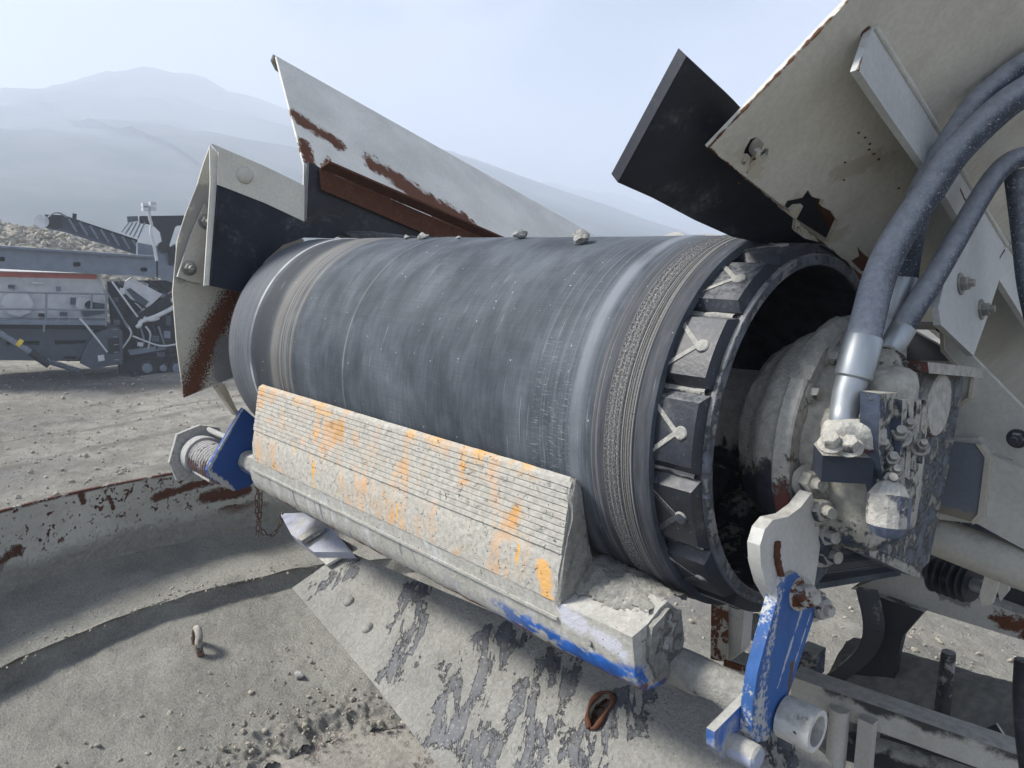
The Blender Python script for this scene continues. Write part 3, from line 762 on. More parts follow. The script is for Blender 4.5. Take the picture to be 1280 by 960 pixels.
# caked end of the blade
bm = bmesh.new()
endp = [(-.267, tipz), (-.287, zl), (-.294, -.213), (-.24, -.203), (-.226, -.19), (-.238, -.15), (-.25, -.10), (-.258, -.06)]
prism(bm, [V((BLX1 - .006, y, z)) for y, z in endp], (.011, 0, 0)); bmesh.ops.triangulate(bm, faces=bm.faces[:])
rough_up(bm, .006, 55, 3)
fin(bm, 'caked_mud', MCRUST, sc, 60)
# holder bar
BAR = [(-.2925, -.212), (-.2895, -.236), (-.285, -.264), (-.278, -.283), (-.268, -.294), (-.225, -.300), (-.200, -.285), (-.195, -.24), (-.205, -.205), (-.225, -.188), (-.240, -.192), (-.262, -.205)]
bp = lambda x, y, z: V((x, y, z))
m = M('bar_paint', .7, spec=.3)
c = m.tone((.56, .565, .55), m.noise(30, 4), .85, 1.1)
c = m.mix(m.ss(m.noise(1, 6, .7, v=m.vec(m.pos, (40, 60, 10))), .34, .50), c, m.tone((.45, .44, .395), m.noise(120, 5), .85, 1.12))
low = m.ss(m.add(m.xyz()[2], m.mul(m.add(m.noise(22, 5, .6), -.5), .03)), -.254, -.266)
blu = m.mul(low, m.ss(m.xyz()[0], -.40, -.14))
blu = m.mul(blu, m.ss(m.noise(19, 6, .65, st=(.6, 1, 1)), .47, .53))
c = m.mix(blu, c, m.tone((.02, .12, .44), m.noise(40, 4), .8, 1.3))
gr = m.mul(m.ss(m.noise(1, 4, .6, v=m.vec(m.pos, (70, 20, 9), rot=(0, 0, 0))), .58, .64), m.ss(m.noise(5, 3), .45, .55))
c = m.mix(m.mul(gr, m.mul(m.ss(m.xyz()[2], -.235, -.245), m.ss(m.xyz()[0], -.3, -.45))), c, (.22, .23, .25))
c = m.mix(m.seg((-.10, -.288, -.226), (-.075, -.288, -.228), .020, .7, 60), c, (.62, .63, .68))
c = m.mix(m.seg((-.05, -.285, -.232), (-.005, -.283, -.240), .016, .7, 60), c, (.62, .63, .68))
c = m.mix(m.mul(m.ss(m.xyz()[2], -.280, -.288), m.ss(m.noise(30, 5, .7), .48, .56)), c, RUST2)
du = m.mul(m.up(-.1, .6), m.ss(m.noise(24, 7, .7), .40, .5))
c = m.mix(du, c, m.tone(DUST, m.noise(110, 5, .7), .82, 1.12))
c = m.mix(m.ss(m.noise(150, 3, .5), .68, .71), c, (.13, .13, .13))
m.high(m.noise(160, 6, .75), .8); m.high(m.noise(36, 5, .6), .5)
MBAR = m.done(c, None, .002)
bm = bmesh.new(); NX = 90; rows = []
for i in range(NX + 1):
    x = -1.06 + 1.07 * i / NX
    rows.append([bm.verts.new((x, y - .0015 * fbm((x, y, z), 30), z + .002 * fbm((x * 18, y * 20, 9), 1))) for y, z in BAR])
nf = len(BAR)
for i in range(NX):
    for j in range(nf): bm.faces.new((rows[i][j], rows[i][(j + 1) % nf], rows[i + 1][(j + 1) % nf], rows[i + 1][j]))
bm.faces.new(rows[0]); bm.faces.new(rows[-1][::-1])
fin(bm, 'holder_bar', MBAR, sc, 35)
# ledge strip along the bar: seam between the upper and lower bar plates
bm = bmesh.new(); prism(bm, [V((-1.04, -.290, -.234)), V((-.115, -.290, -.234)), V((-.115, -.2895, -.2385)), V((-1.04, -.2895, -.2385))], (0, -.003, 0))
fin(bm, 'bar_seam', MBAR, sc, 0, .0008)
# mud heaped on the bare end of the bar
bm = bmesh.new()
def mudf(u, v):
    x = -.118 + .122 * u; a = R_(-25 + 200 * v)
    rr = .036 + .006 * fbm((x * 30, a * 2, 0), 1, 5) + .0035 * fbm((x * 130, a * 7, 4), 1, 4) - .009 * u
    return V((x, -.214 - rr * 1.5 * math.cos(a), -.208 + rr * .95 * math.sin(a) * (1 - .25 * u)))
vs = grid(bm, mudf, 46, 34)
fin(bm, 'heaped_mud', MCRUST, sc, 70)
bm = bmesh.new(); box(bm, at(772, 812, X=-.03) + V((.005, -.006, 0)), (.055, .006, .007)); fin(bm, 'clamp_strip', MBAR, sc, 0, .001)
bolt(sc, at(748, 800, X=-.06) + V((0, -.006, 0)), (0, -1, .2), MCRUST, .007, .006, .004)
bm = bmesh.new(); prism(bm, [V((.010, y * 1.0, z)) for y, z in [(-.205, -.205), (-.230, -.192), (-.262, -.208), (-.268, -.25), (-.245, -.285), (-.21, -.285), (-.195, -.25)]], (.008, 0, 0)); bmesh.ops.triangulate(bm, faces=bm.faces[:]); rough_up(bm, .005, 60, 3)
fin(bm, 'end_mud', MCRUST, sc, 60)
PY, PZ = -.2, -.285
MPIPE = crusted('pipe_mud', (.035, .10, .30), .62, 240, (.40, .395, .36), .35, dist=.005, extra=(((.30, .30, .29), ((-.02, PY, PZ - .03), (.09, PY, PZ - .03), .018, .8, 60)),))
bm = bmesh.new(); NXp = 70; pts = [V((-1.32 + (1.47) * i / NXp, PY, PZ)) for i in range(NXp + 1)]
tube(bm, pts, [.0238 + .0018 * fbm((p.x, 0, 0), 20) + (.004 if -1.30 < p.x < -1.20 else 0) for p in pts], 28)
rough_up(bm, .0022, 70); fin(bm, 'scraper_pipe', MPIPE, sc, 60)
bm = bmesh.new(); lathe(bm, [(0, .0205), (.0, .0242), (.037, .0248), (.040, .0236), (.040, .0175), (.01, .0165)], (.158, PY + .002, PZ), (1, 0, 0), 40, True)
fin(bm, 'pipe_collar', painted('collar', (.55, .55, .52), .60, 26, .55, .6, vdust=.12), sc, 30)
bm = bmesh.new(); lathe(bm, [(0, .017), (.002, .017)], (.184, PY + .002, PZ), (1, 0, 0), 28); fin(bm, 'pipe_plug_mud', MCRUST, sc, 30)

# right-hand bracket
m_blue = painted('blue_paint', (.040, .118, .33), .66, 26, .52, .55, extra=(((.50, .50, .48), (at(979, 722, X=.155) - V((.008, 0, 0)), at(940, 925, X=.155) - V((.008, 0, 0)), .0105, .9, 160)), ((.42, .42, .40), (at(943, 870, X=.148), at(948, 925, X=.148), .014, 1.6, 150)), ((.4, .42, .46), (at(1003, 760, X=.155), at(972, 860, X=.155), .0022, 1.8, 60)), ((.4, .42, .46), (at(1014, 765, X=.155), at(990, 840, X=.155), .0016, 1.8, 70)), ((.10, .07, .06), (at(990, 830, X=.155), at(985, 870, X=.155), .006, 1.2, 60))), streak=.5)
br = root('scraper_arm', (.14, PY, PZ), 'bright blue worn arm plate holding the near end of the scraper pipe', 'bracket')
AX = .155
pl_ = ats([(979, 722), (995, 715), (1024, 752), (1003, 815), (988, 862), (972, 900), (958, 926), (946, 928), (939, 920), (941, 880), (947, 840)], X=AX)
bm = bmesh.new(); prism(bm, pl_, (-.014, 0, 0)); fin(bm, 'arm_plate', m_blue, br, 20, .0015)
bm = bmesh.new(); ear = ats([(893, 915), (893, 935), (903, 948), (915, 945), (925, 925), (948, 898), (945, 868), (938, 870), (918, 890)], X=.14)
prism(bm, ear, (-.010, 0, 0)); fin(bm, 'ear_plate', painted('ear', (.05, .14, .42), .66, 24, .8, .5, vdust=.24), br, 20, .0015)
bm = bmesh.new(); lathe(bm, [(0, .0135), (.035, .0135), (.038, .011)], at(910, 928, X=.135), (1, 0, 0), 22); fin(bm, 'stop_pin', painted('pin_p', (.35, .38, .48), .62, 26, .65, .6, vdust=.12), br, 30)
for px, py, xx in ((1000, 742, .158), (1019, 757, .150)):
    bolt(br, at(px, py, X=xx), (1, -.25, .1), painted('arm_bolt_%d' % px, (.40, .38, .35), .52, 30, .6), .0135, .015, .006)
# white hook plate that carries the arm
hk = root('hook_plate', at(971, 700, X=.135), 'cream hook-shaped plate bolted to the motor flange above the blue arm', 'bracket')
hp = ats([(1015, 616), (1001, 634), (985, 646), (966, 650), (956, 662), (950, 682), (951, 706), (958, 732), (972, 757), (990, 752), (1004, 745), (1017, 738), (1022, 706), (1026, 676), (1023, 648)], X=.148)
bm = bmesh.new(); prism(bm, hp, (-.015, 0, 0)); fin(bm, 'hook_sheet', painted('hook_paint', (.56, .555, .52), .70, 30, .5, .6, vdust=.08), hk, 20, .002)
bm = bmesh.new(); pts = spline(ats([(972, 677), (971, 695), (975, 715), (979, 732)], X=.150), 5)
tube(bm, pts, [.004 + .0015 * noise.noise((k * .9, 0, 4)) for k in range(len(pts))], 8); fin(bm, 'weld_bead', MRUST, hk, 60)

# left-hand tensioner
MTEN = crusted('tensioner_dust', (.22, .25, .32), .62, 260, (.43, .43, .41), .4)
tn = root('spring_tensioner', (-1.36, PY, PZ), 'caked spring tensioner with blue side plate at the far end of the scraper', 'tensioner')
TX = -1.27
bm = bmesh.new(); prism(bm, ats([(304, 510), (325, 528), (336, 560), (330, 590), (312, 608), (292, 614), (262, 598), (258, 588), (280, 550)], X=TX), (-.012, 0, 0))
fin(bm, 'side_plate', painted('dark_blue', (.02, .07, .25), .72, 20, .28, .5, extra=(((.42, .42, .40), (at(303, 511, X=TX), at(260, 588, X=TX), .004, .9, 60)), ((.40, .40, .38), (at(262, 590, X=TX), at(290, 613, X=TX), .010, 1.2, 50)))), tn, 20, .001)
bm = bmesh.new(); cx = TX - .005
ax_o = at(282, 572, X=TX) ; ax_e = at(238, 556, X=TX - .22)
adir = V((-1, 0, 0)); c0 = V((TX - .012, PY - .055, PZ - .008))
def coil(n, r, L_, rad):
    return [c0 + adir * (L_ * k / (n * 18)) + V((0, math.cos(k / 18 * 2 * math.pi), math.sin(k / 18 * 2 * math.pi))) * r for k in range(n * 18 + 1)]
tube(bm, coil(9, .040, .13, 0), .0062, 8); fin(bm, 'coil_spring', crusted('spring', (.16, .10, .09), .35, 300, (.42, .41, .39), .4), tn, 60)
bm = bmesh.new(); lathe(bm, [(.125, .030), (.125, .052), (.14, .053), (.165, .050), (.165, .02)], c0, adir, 32, True); fin(bm, 'spring_cup', MTEN, tn, 35)
bm = bmesh.new(); q0 = c0 + adir * .172
prism(bm, [q0 + V((0, y, z)) for y, z in ((-.075, -.01), (-.06, -.06), (0, -.075), (.05, -.06), (.075, 0), (.06, .06), (.01, .075), (-.05, .06))], adir * .012); fin(bm, 'end_plate', MTEN, tn, 20, .002)
for y, z in ((-.030, -.030), (.03, .060)):
    bm = bmesh.new(); tube(bm, [c0 + adir * .012 + V((.0, y, z)), c0 + adir * .205 + V((0, y, z))], .0075, 10); fin(bm, 'tie_rod', MTEN, tn, 40)
bm = bmesh.new(); tube(bm, [c0 + adir * .184, c0 + adir * .235], [.016, .015], 12); fin(bm, 'adjuster_screw', MTEN, tn, 35)
bolt(tn, c0 + adir * .20, adir, MTEN, .024, .02, .02)
bm = bmesh.new(); tube(bm, [c0 + adir * .19 + V((0, .02, .03)), c0 + adir * .225 + V((0, .02, .035))], .010, 8); fin(bm, 'adjuster_cap', painted('pale_blue', (.30, .42, .62), .8, 20, .4), tn, 35)

# chain
MCH = crusted('chain_dust', (.07, .045, .035), .12, 300, (.34, .33, .31), .3, dist=.001)
def chain(name, pts, label, ll=.015):
    pts = [V(p) for p in pts]; sp2 = spline(pts, 12); rt = root(name, pts[0], label, 'chain')
    bm = bmesh.new(); r, h_ = .0042, ll * .30; loop = []
    for k in range(16):
        a = 2 * math.pi * k / 16; loop.append(V((r * math.cos(a), 0, r * math.sin(a) + (h_ if math.sin(a) > 0 else -h_))))
    ring = []
    for k, p in enumerate(loop):
        t = (loop[(k + 1) % 16] - loop[k - 1]).normalized(); a = V((0, 1, 0)); b = t.cross(a)
        ring.append([bm.verts.new(p + (a * math.cos(q * 1.0472) + b * math.sin(q * 1.0472)) * .0016) for q in range(6)])
    for k in range(16):
        for q in range(6): bm.faces.new((ring[k][q], ring[k][(q + 1) % 6], ring[(k + 1) % 16][(q + 1) % 6], ring[(k + 1) % 16][q]))
    first = fin(bm, 'link', MCH, None, 60); first.parent = rt
    d = 0; acc = 0; n = 0
    for a, b in zip(sp2, sp2[1:]):
        L_ = (b - a).length; t = (b - a).normalized()
        while d < acc + L_:
            p = a + t * (d - acc)
            o = first if n == 0 else first.copy()
            if n: COL.objects.link(o); o.parent = rt
            o.location = p - pts[0]; q = t.to_track_quat('Z', 'Y').to_matrix() @ Matrix.Rotation((n % 2) * 1.5708 + .3 * math.sin(n), 3, 'Z'); o.rotation_euler = q.to_euler()
            d += ll; n += 1
        acc += L_
    return rt
chain('safety_chain', ats([(324, 590), (326, 625), (323, 655), (321, 674)], X=-1.14), 'rusty chain hanging straight down from the far end of the scraper bar')
chain('slack_chain', ats([(322, 598), (321, 640), (328, 664), (340, 668), (350, 655), (352, 640)], X=-1.12), 'rusty slack chain looping under the far end of the scraper bar')

# ================================================================== DEFLECTOR CHUTE
ca = R_(30); CN = V((0, -math.sin(ca), math.cos(ca))); CP = V((-.2, -.13, -.385)); CPL = (CN, CP)
Cc = lambda x, y: at(x, y, pl=CPL)
m = M('chute_sheet', .8, spec=.25)
base = m.tone((.045, .05, .062), m.noise(18, 5), .75, 1.4)
base = m.mix(m.ss(m.noise(210, 4, .7), .58, .64), base, (.24, .24, .235))
sv = m.vec(m.pos, (14, 14, 14))
_t = (Cc(521, 854) - Cc(557, 737)).normalized(); _s = CN.cross(_t)
def _dot(d):
    n = m.t.nodes.new('ShaderNodeVectorMath'); n.operation = 'DOT_PRODUCT'; m.put(n.inputs[0], m.pos); n.inputs[1].default_value = d; return n.outputs['Value']
cxyz = m.t.nodes.new('ShaderNodeCombineXYZ'); m.put(cxyz.inputs[0], m.mul(_dot(_t), 11)); m.put(cxyz.inputs[1], m.mul(_dot(_s), 36))
fl_ = m.noise(1, 9, .66, .25, v=cxyz.outputs[0])
dk = m.mx(m.mx(m.seg(Cc(520, 740), Cc(500, 830), .045, .9, 14), m.seg(Cc(620, 800), Cc(560, 900), .065, 1.0, 14)), m.mx(m.seg(Cc(700, 840), Cc(650, 930), .06, 1.1, 16), m.seg(Cc(800, 860), Cc(730, 940), .045, 1.1, 20)))
dk = m.mx(dk, m.seg(Cc(395, 735), Cc(440, 715), .03, .8, 40)); dk = m.mx(dk, m.seg(Cc(560, 880), Cc(640, 980), .05, 1.0, 20)); dk = m.mx(dk, m.mul(m.seg(Cc(940, 900), Cc(985, 945), .022, 1.2, 60), .7))
mask = m.ss(m.add(m.mul(dk, m.ss(fl_, .43, .53)), m.mul(m.add(m.noise(190, 4, .75), -.5), .75)),   .37, .65)
dus = m.tone(m.tone((.335, .33, .30), m.noise(140, 5, .7), .84, 1.12), m.noise(9, 5), .86, 1.1)
base = m.mix(m.mul(m.ss(fl_, .44, .62), .35), base, (.20, .20, .19))
c = m.mix(mask, dus, base)
c = m.mix(m.mul(m.ss(m.noise(90, 4, .6), .66, .7), m.inv(mask)), c, (.2, .2, .19))
m.high(m.inv(mask), 1.2); m.high(m.mul(m.inv(mask), m.noise(170, 6, .75)), .9); m.high(m.mul(m.inv(mask), m.noise(28, 5)), 1.6)
MCHUTE = m.done(c, m.mix(mask, (.95,) * 3, (.5,) * 3), .006)
ch = root('deflector_chute', Cc(365, 735), 'wide dust-smeared dark chute plate sloping down below the scraper bar', 'chute')
bm = bmesh.new(); outc = ats([(365, 735), (432, 688), (700, 800), (860, 838), (960, 872), (1040, 955), (1040, 1080), (660, 1080), (545, 955), (470, 858)], pl=CPL)
hole = ats([(736, 903), (735, 890), (742, 876), (754, 868), (764, 869), (762, 880), (752, 896), (742, 910)], pl=CPL)
prism(bm, outc, -CN * .010, (hole,)); fin(bm, 'chute_plate', MCHUTE, ch, 0)
bm = bmesh.new(); hz = spline(ats([(737, 910), (734, 896), (738, 880), (749, 868), (762, 866), (766, 876), (758, 890), (746, 908), (738, 911)], pl=(CN, CP + CN * .003)), 6)
tube(bm, hz, [.0034 + .0014 * math.sin(k * .5) for k in range(len(hz))], 10); fin(bm, 'hole_rim', MRUST, ch, 60)
bm = bmesh.new(); prism(bm, ats([(720, 860), (780, 850), (790, 910), (720, 925)], pl=(CN, CP - CN * .04)), -CN * .004); fin(bm, 'lower_liner', painted('liner_p', (.42, .36, .28), .52, 40, .3), ch, 0)
for px, py in ((436, 752), (459, 785)):
    bm = bmesh.new(); lathe(bm, [(0, .012), (.003, .0115), (.006, .008), (.007, .003)], Cc(px, py), CN, 18); fin(bm, 'rivet', MCHUTE, ch, 40)
bm = bmesh.new(); prism(bm, ats([(350, 642), (398, 640), (440, 690), (392, 690), (364, 668)], pl=(CN, CP + CN * .03)), -CN * .02); fin(bm, 'side_rubber', painted('pale_rubber', (.34, .36, .43), .8, 20, .3), ch, 20, .002)
bm = bmesh.new(); prism(bm, ats([(374, 676), (398, 661), (406, 664), (380, 681)], pl=(CN, CP + CN * .036)), CN * .012); fin(bm, 'clamp_bar', crusted('bar_dust', (.5, .5, .48), .5), ch, 20, .0015)
bm = bmesh.new(); prism(bm, ats([(383, 684), (410, 664), (446, 684), (408, 706)], pl=(CN, CP + CN * .014)), -CN * .006); fin(bm, 'splash_plate', MCREAM_GREY, ch, 20, .001)

# ================================================================== FEED HOPPER BELOW
HC = V((-.60, -.24, 0)); HR = 1.44
fh = root('feed_hopper', (HC.x, HC.y, -1.4), 'big round steel feed hopper with flaking cream wall and a thick layer of dust inside', 'hopper')
def hp_(a, r, z): return V((HC.x - r * math.cos(a), HC.y + r * math.sin(a), z))       # a = 0 is the far left side
A_LO, A_HI = R_(-100), R_(34)
Wp = lambda a, z: hp_(R_(a), HR, z)
wp = []
def wseg(p, q, r, amp, s):
    def hit(px, py):
        d = (at(px, py, D=1) - CAM); lo, hi = 1.0, 4.0
        for _ in range(60):
            t = (lo + hi) / 2; p_ = CAM + d * t
            if math.hypot(p_.x - HC.x, p_.y - HC.y) < HR: lo = t
            else: hi = t
        return CAM + d * lo
    return (hit(*p), hit(*q), r, amp, s)
chips = [wseg((195, 622), (262, 600), .018, 1.0, 20), wseg((255, 622), (310, 612), .022, 1.0, 20), wseg((280, 640), (330, 634), .022, 1.0, 22), wseg((100, 612), (104, 628), .010, 1.0, 40), wseg((138, 625), (142, 635), .007, 1, 50), wseg((0, 705), (20, 690), .02, 1.5, 30), wseg((225, 590), (250, 590), .02, 1.2, 30)]
m = M('hopper_wall_paint', .6)
c = m.tone((.46, .455, .405), m.noise(4, 4), .88, 1.08)
zz = m.xyz()[2]
ch_ = m.ss(m.add(m.mul(m.noise(40, 8, .68, .2), .7), m.mul(m.noise(120, 4), .3)), .57, .595)
ch_ = m.mul(ch_, m.ss(zz, -.70, -.62))
ch_ = m.mx(ch_, m.mul(m.ss(zz, -.512, -.504), m.ss(m.noise(18, 5, .7), .42, .5)))
for p in chips: ch_ = m.mx(ch_, m.seg(*p))
c = m.mix(m.mul(m.ss(m.noise(30, 6, .7), .5, .62), .35), c, (.34, .30, .23))
c = m.mix(ch_, c, m.mix(m.noise(60, 5, .7), (.05, .02, .014), (.12, .04, .02)))
dm = m.ss(m.add(zz, m.mul(m.add(m.noise(11, 6, .65), -.5), .10)), -.645, -.69)
c = m.mix(dm, c, m.tone((.37, .36, .315), m.noise(60, 6, .7), .82, 1.1))
m.high(m.mul(dm, m.noise(38, 6, .7)), 2.2); m.high(m.mul(ch_, -.5)); m.high(m.noise(120, 4), .2)
MHW = m.done(c, None, .008)
def arcgrid(bm, fn, n, k_): return grid(bm, fn, n, k_)
bm = bmesh.new()
arcgrid(bm, lambda u, v: hp_(A_LO + (A_HI - A_LO) * u, HR + .004 * fbm((u * 30, v * 3, 0), 1) * v, -.5 + .006 * noise.noise((u * 14, 0, 0)) * (1 - v) - .29 * v), 150, 16)
arcgrid(bm, lambda u, v: hp_(A_LO + (A_HI - A_LO) * u, HR + .012, -.5 + .006 * noise.noise((u * 14, 0, 0)) * (1 - v) - 1.2 * v), 150, 3)
arcgrid(bm, lambda u, v: hp_(A_LO + (A_HI - A_LO) * u, HR + .012 * v, -.5 + .006 * noise.noise((u * 14, 0, 0))), 150, 1)
bmesh.ops.remove_doubles(bm, verts=bm.verts[:], dist=1e-5)
fin(bm, 'hopper_wall', MHW, fh, 50)
m = M('hopper_dust', .97, spec=.08)
c = m.tone((.43, .42, .375), m.noise(6, 6, .65), .80, 1.14); c = m.tone(c, m.noise(150, 5, .7), .78, 1.14)
c = m.mix(m.ss(m.noise(85, 4, .6), .68, .72), c, (.24, .235, .215)); c = m.mix(m.ss(m.noise(34, 5, .7, off=3), .72, .75), c, (.24, .235, .22))
m.high(m.noise(210, 6, .78), 1.0); m.high(m.noise(60, 6, .72), .9); m.high(m.noise(24, 5, .6), .8)
MHD = m.done(c, None, .013)
bm = bmesh.new()
A_FL = R_(80)
def led(u, v):
    a = A_LO + (A_HI - A_LO) * u; r = HR - .002 - (HR - 1.120) * v
    z = -.772 - .018 * v + .010 * fbm((a * 5, r * 5, 0), 1.2) + .03 * (1 - v) ** 6
    return hp_(a, r, z)
arcgrid(bm, led, 220, 40)
fin(bm, 'dust_ledge', MHD, fh, 70)
bm = bmesh.new()
def flo(u, v):
    a = A_LO + (A_FL - A_LO) * u; r = 1.125 - .695 * v
    z = -.792 - .05 * min(1, v / .035) - .10 * max(0, v - .05)
    r += .012 * fbm((a * 9, v * 30, 4), 1) * (1 if v < .05 else .3)
    z += .010 * fbm((r * math.cos(a) * 4, r * math.sin(a) * 4, 0), 1, 3) + .0032 * fbm((r * math.cos(a) * 26, r * math.sin(a) * 26, 0), 1, 4) * min(1, v * 8 + .3)
    if v > .80:
        X_, Y_ = r * math.cos(a), r * math.sin(a); k_ = min(1, (v - .80) * 8)
        z += k_ * (.020 * fbm((X_ * 13, Y_ * 13, 0), 1, 5) + .008 * fbm((X_ * 60, Y_ * 60, 2), 1, 4)) - .22 * max(0, v - .90 + .06 * fbm((X_ * 9, Y_ * 9, 7), 1, 4))
    return hp_(a, r, z)
arcgrid(bm, flo, 420, 190)
fin(bm, 'dust_floor', MHD, fh, 75)
bm = bmesh.new()
arcgrid(bm, lambda u, v: hp_(A_LO + (A_FL + R_(70) - A_LO) * u, .62 - .56 * v, -.925 - .10 * v + .006 * fbm((u * 9, v * 5, 0), 1)), 80, 20)
fin(bm, 'throat_ring', crusted('throat', (.25, .22, .195), .40, 160, (.33, .31, .27), .3), fh, 40)
bm = bmesh.new(); lathe(bm, [(0, .55), (.01, .55)], (HC.x, HC.y, -1.32), (0, 0, 1), 40); fin(bm, 'throat_floor', MHD, fh, 40)
# lifting lug standing in the dust
lg = at(250, 822, Z=-.872)
bm = bmesh.new(); pp = [lg + V((-.062, .012, -.04)), lg + V((-.062, .012, .030)), lg + V((-.052, .012, .056)), lg + V((-.032, .010, .068)), lg + V((-.012, .006, .056)), lg + V((-.002, 0, .03)), lg + V((.004, .006, -.03))]
tube(bm, spline(pp, 6), .0105, 12); rough_up(bm, .0016, 60)
o = fin(bm, 'lifting_eye', crusted('lug', (.13, .085, .06), .3, 200, (.40, .37, .33), .5), None, 60, base=lg); tag(o, 'rusty bent lifting eye sticking up out of the hopper dust', 'lifting eye')
its = []
for k in range(2600):
    a = random.uniform(-1.0, .5); r = random.uniform(.5, 1.36)
    v = (1.09 - r) / .66
    z = -.79 if r > 1.09 else (-.855 - .10 * max(0, v - .05))
    its.append((hp_(a, r, z + .004 * random.random()), random.choice((.002, .0022, .0026, .003, .004, .006)), random.random()))
for k in range(260):
    a = random.uniform(-.7, .75); r = random.choice((random.uniform(.40, .60), random.uniform(.48, .80)))
    v = (1.125 - r) / .695
    its.append((hp_(a, r, -.842 - .10 * max(0, v - .05) + .006 * random.random()), random.choice((.003, .004, .004, .005, .006, .009)), random.random()))
scatter('dust_grit', its, MST, fh)
for px, py, r, lab in ((374, 843, .016, 'largest loose bluish stone in the hopper dust near the chute edge'), (305, 905, .012, 'small dark stone in the hopper dust right of the bottom left corner'), (390, 878, .010, 'small pale stone half buried just below the bluish stone in the hopper')):
    p = at(px, py, Z=-.893); bm = bmesh.new(); stone_bm(bm, p, r, (1, .8, .7), 2, px)
    tag(fin(bm, 'loose_stone', MROCK if py < 850 else MHD, None, 40, base=p), lab, 'stone', 'loose stones in the hopper dust')
# ================================================================== HYDRAULIC MOTOR IN THE DRUM END
MMUD = crusted('motor_mud', (.045, .06, .085), .54, 230, (.47, .455, .40), .75, dist=.004)
MMUD2 = crusted('motor_mud_thin', (.055, .07, .10), .36, 230, (.46, .445, .395), .75, dist=.004)
MGEAR = crusted('gear_mud', (.03, .035, .045), .46, 230, (.46, .445, .395), .8, dist=.005, scale=10)
MFLR = crusted('flange_red', (.10, .045, .045), .44, 260, (.45, .44, .40), .6, dist=.003, red=(.13, .045, .04))
mo = root('hydraulic_motor', (.1, 0, 0), 'mud-caked hydraulic drive motor and gearbox sitting in the open end of the drum', 'motor')
bm = bmesh.new()
lathe(bm, [(-.15, .07), (.020, .075), (.026, .098), (.030, .113), (.045, .120), (.058, .124), (.063, .134), (.075, .139), (.090, .143), (.098, .142)], (0, 0, 0), (1, 0, 0), 90)
rough_up(bm, .004, 22); fin(bm, 'gear_housing', MGEAR, mo, 50)
bm = bmesh.new(); lathe(bm, [(.096, .09), (.096, .148), (.099, .1505), (.116, .1505), (.1185, .148), (.1185, .09)], (0, 0, 0), (1, 0, 0), 96, True)
fin(bm, 'flange_ring', MFLR, mo, 30)
bm = bmesh.new()            # dust lying along the top of the flange
def dustarc(u, v):
    a = R_(38 + 100 * u); x = .092 + .03 * v
    r = .1505 + (.009 * math.sin(math.pi * v) ** .7 + .004 * fbm((a * 6, v * 3, 1), 1)) * math.sin(math.pi * u) ** .5
    return V((x, -r * math.cos(a), r * math.sin(a)))
grid(bm, dustarc, 50, 10); fin(bm, 'flange_dust', MCRUST, mo, 70)
bm = bmesh.new(); lathe(bm, [(.1185, .126), (.135, .122), (.15, .104), (.185, .098), (.19, .09)], (0, 0, 0), (1, 0, 0), 72)
rough_up(bm, .006, 24); fin(bm, 'motor_case', MMUD, mo, 50)
# square torque plate behind the valve blocks
TX2 = .200
bm = bmesh.new(); prism(bm, ats([(1128, 453), (1207, 461), (1200, 505), (1192, 552), (1177, 630), (1161, 703), (1152, 712), (1086, 682), (1093, 600), (1105, 520)], X=TX2), (-.012, 0, 0))
fin(bm, 'torque_plate', crusted('torque', (.10, .115, .135), .46, 330, (.36, .35, .31), .15, scale=40), mo, 20, .0015)
bm = bmesh.new(); prism(bm, ats([(1086, 681), (1154, 711), (1150, 722), (1140, 720), (1087, 695)], X=TX2 - .002), (-.02, 0, 0)); fin(bm, 'plate_foot', MMUD2, mo, 20, .001)
tpp = ats([(1136, 450), (1206, 458), (1209, 470), (1138, 464)], X=TX2 + .004)
bm = bmesh.new(); prism(bm, tpp, (.020, 0, 0)); fin(bm, 'plate_lip', crusted('lip', (.12, .05, .045), .45, 260, (.46, .45, .41), .7), mo, 20, .0015)
bm = bmesh.new(); lathe(bm, [(0, .040), (.012, .040), (.014, .037), (.014, .0)], at(1160, 505, X=TX2), (1, 0, 0), 40); fin(bm, 'bearing_cap', MFLR, mo, 30)
# valve blocks in front of the plate: ribbed block, stack of plugs
vb = V((1, 0, 0)); 
def block(name, pxs, X, dx, mat, bev=.003, lump=0):
    bm = bmesh.new(); prism(bm, ats(pxs, X=X), (dx, 0, 0))
    if lump:
        bmesh.ops.triangulate(bm, faces=bm.faces[:]); rough_up(bm, lump, 45, 3)
        return fin(bm, name, mat, mo, 60)
    return fin(bm, name, mat, mo, 20, bev, 2)
block('valve_block', [(1100, 492), (1152, 490), (1150, 560), (1143, 640), (1110, 640), (1098, 560)], .222, -.02, MMUD2, .004)
for k in range(4):
    block('cooling_rib', [(1128 + 9 * k, 500), (1134 + 9 * k, 500), (1129 + 8 * k, 610 - 10 * k), (1123 + 8 * k, 606 - 10 * k)], .231, -.012, MMUD2, .001)
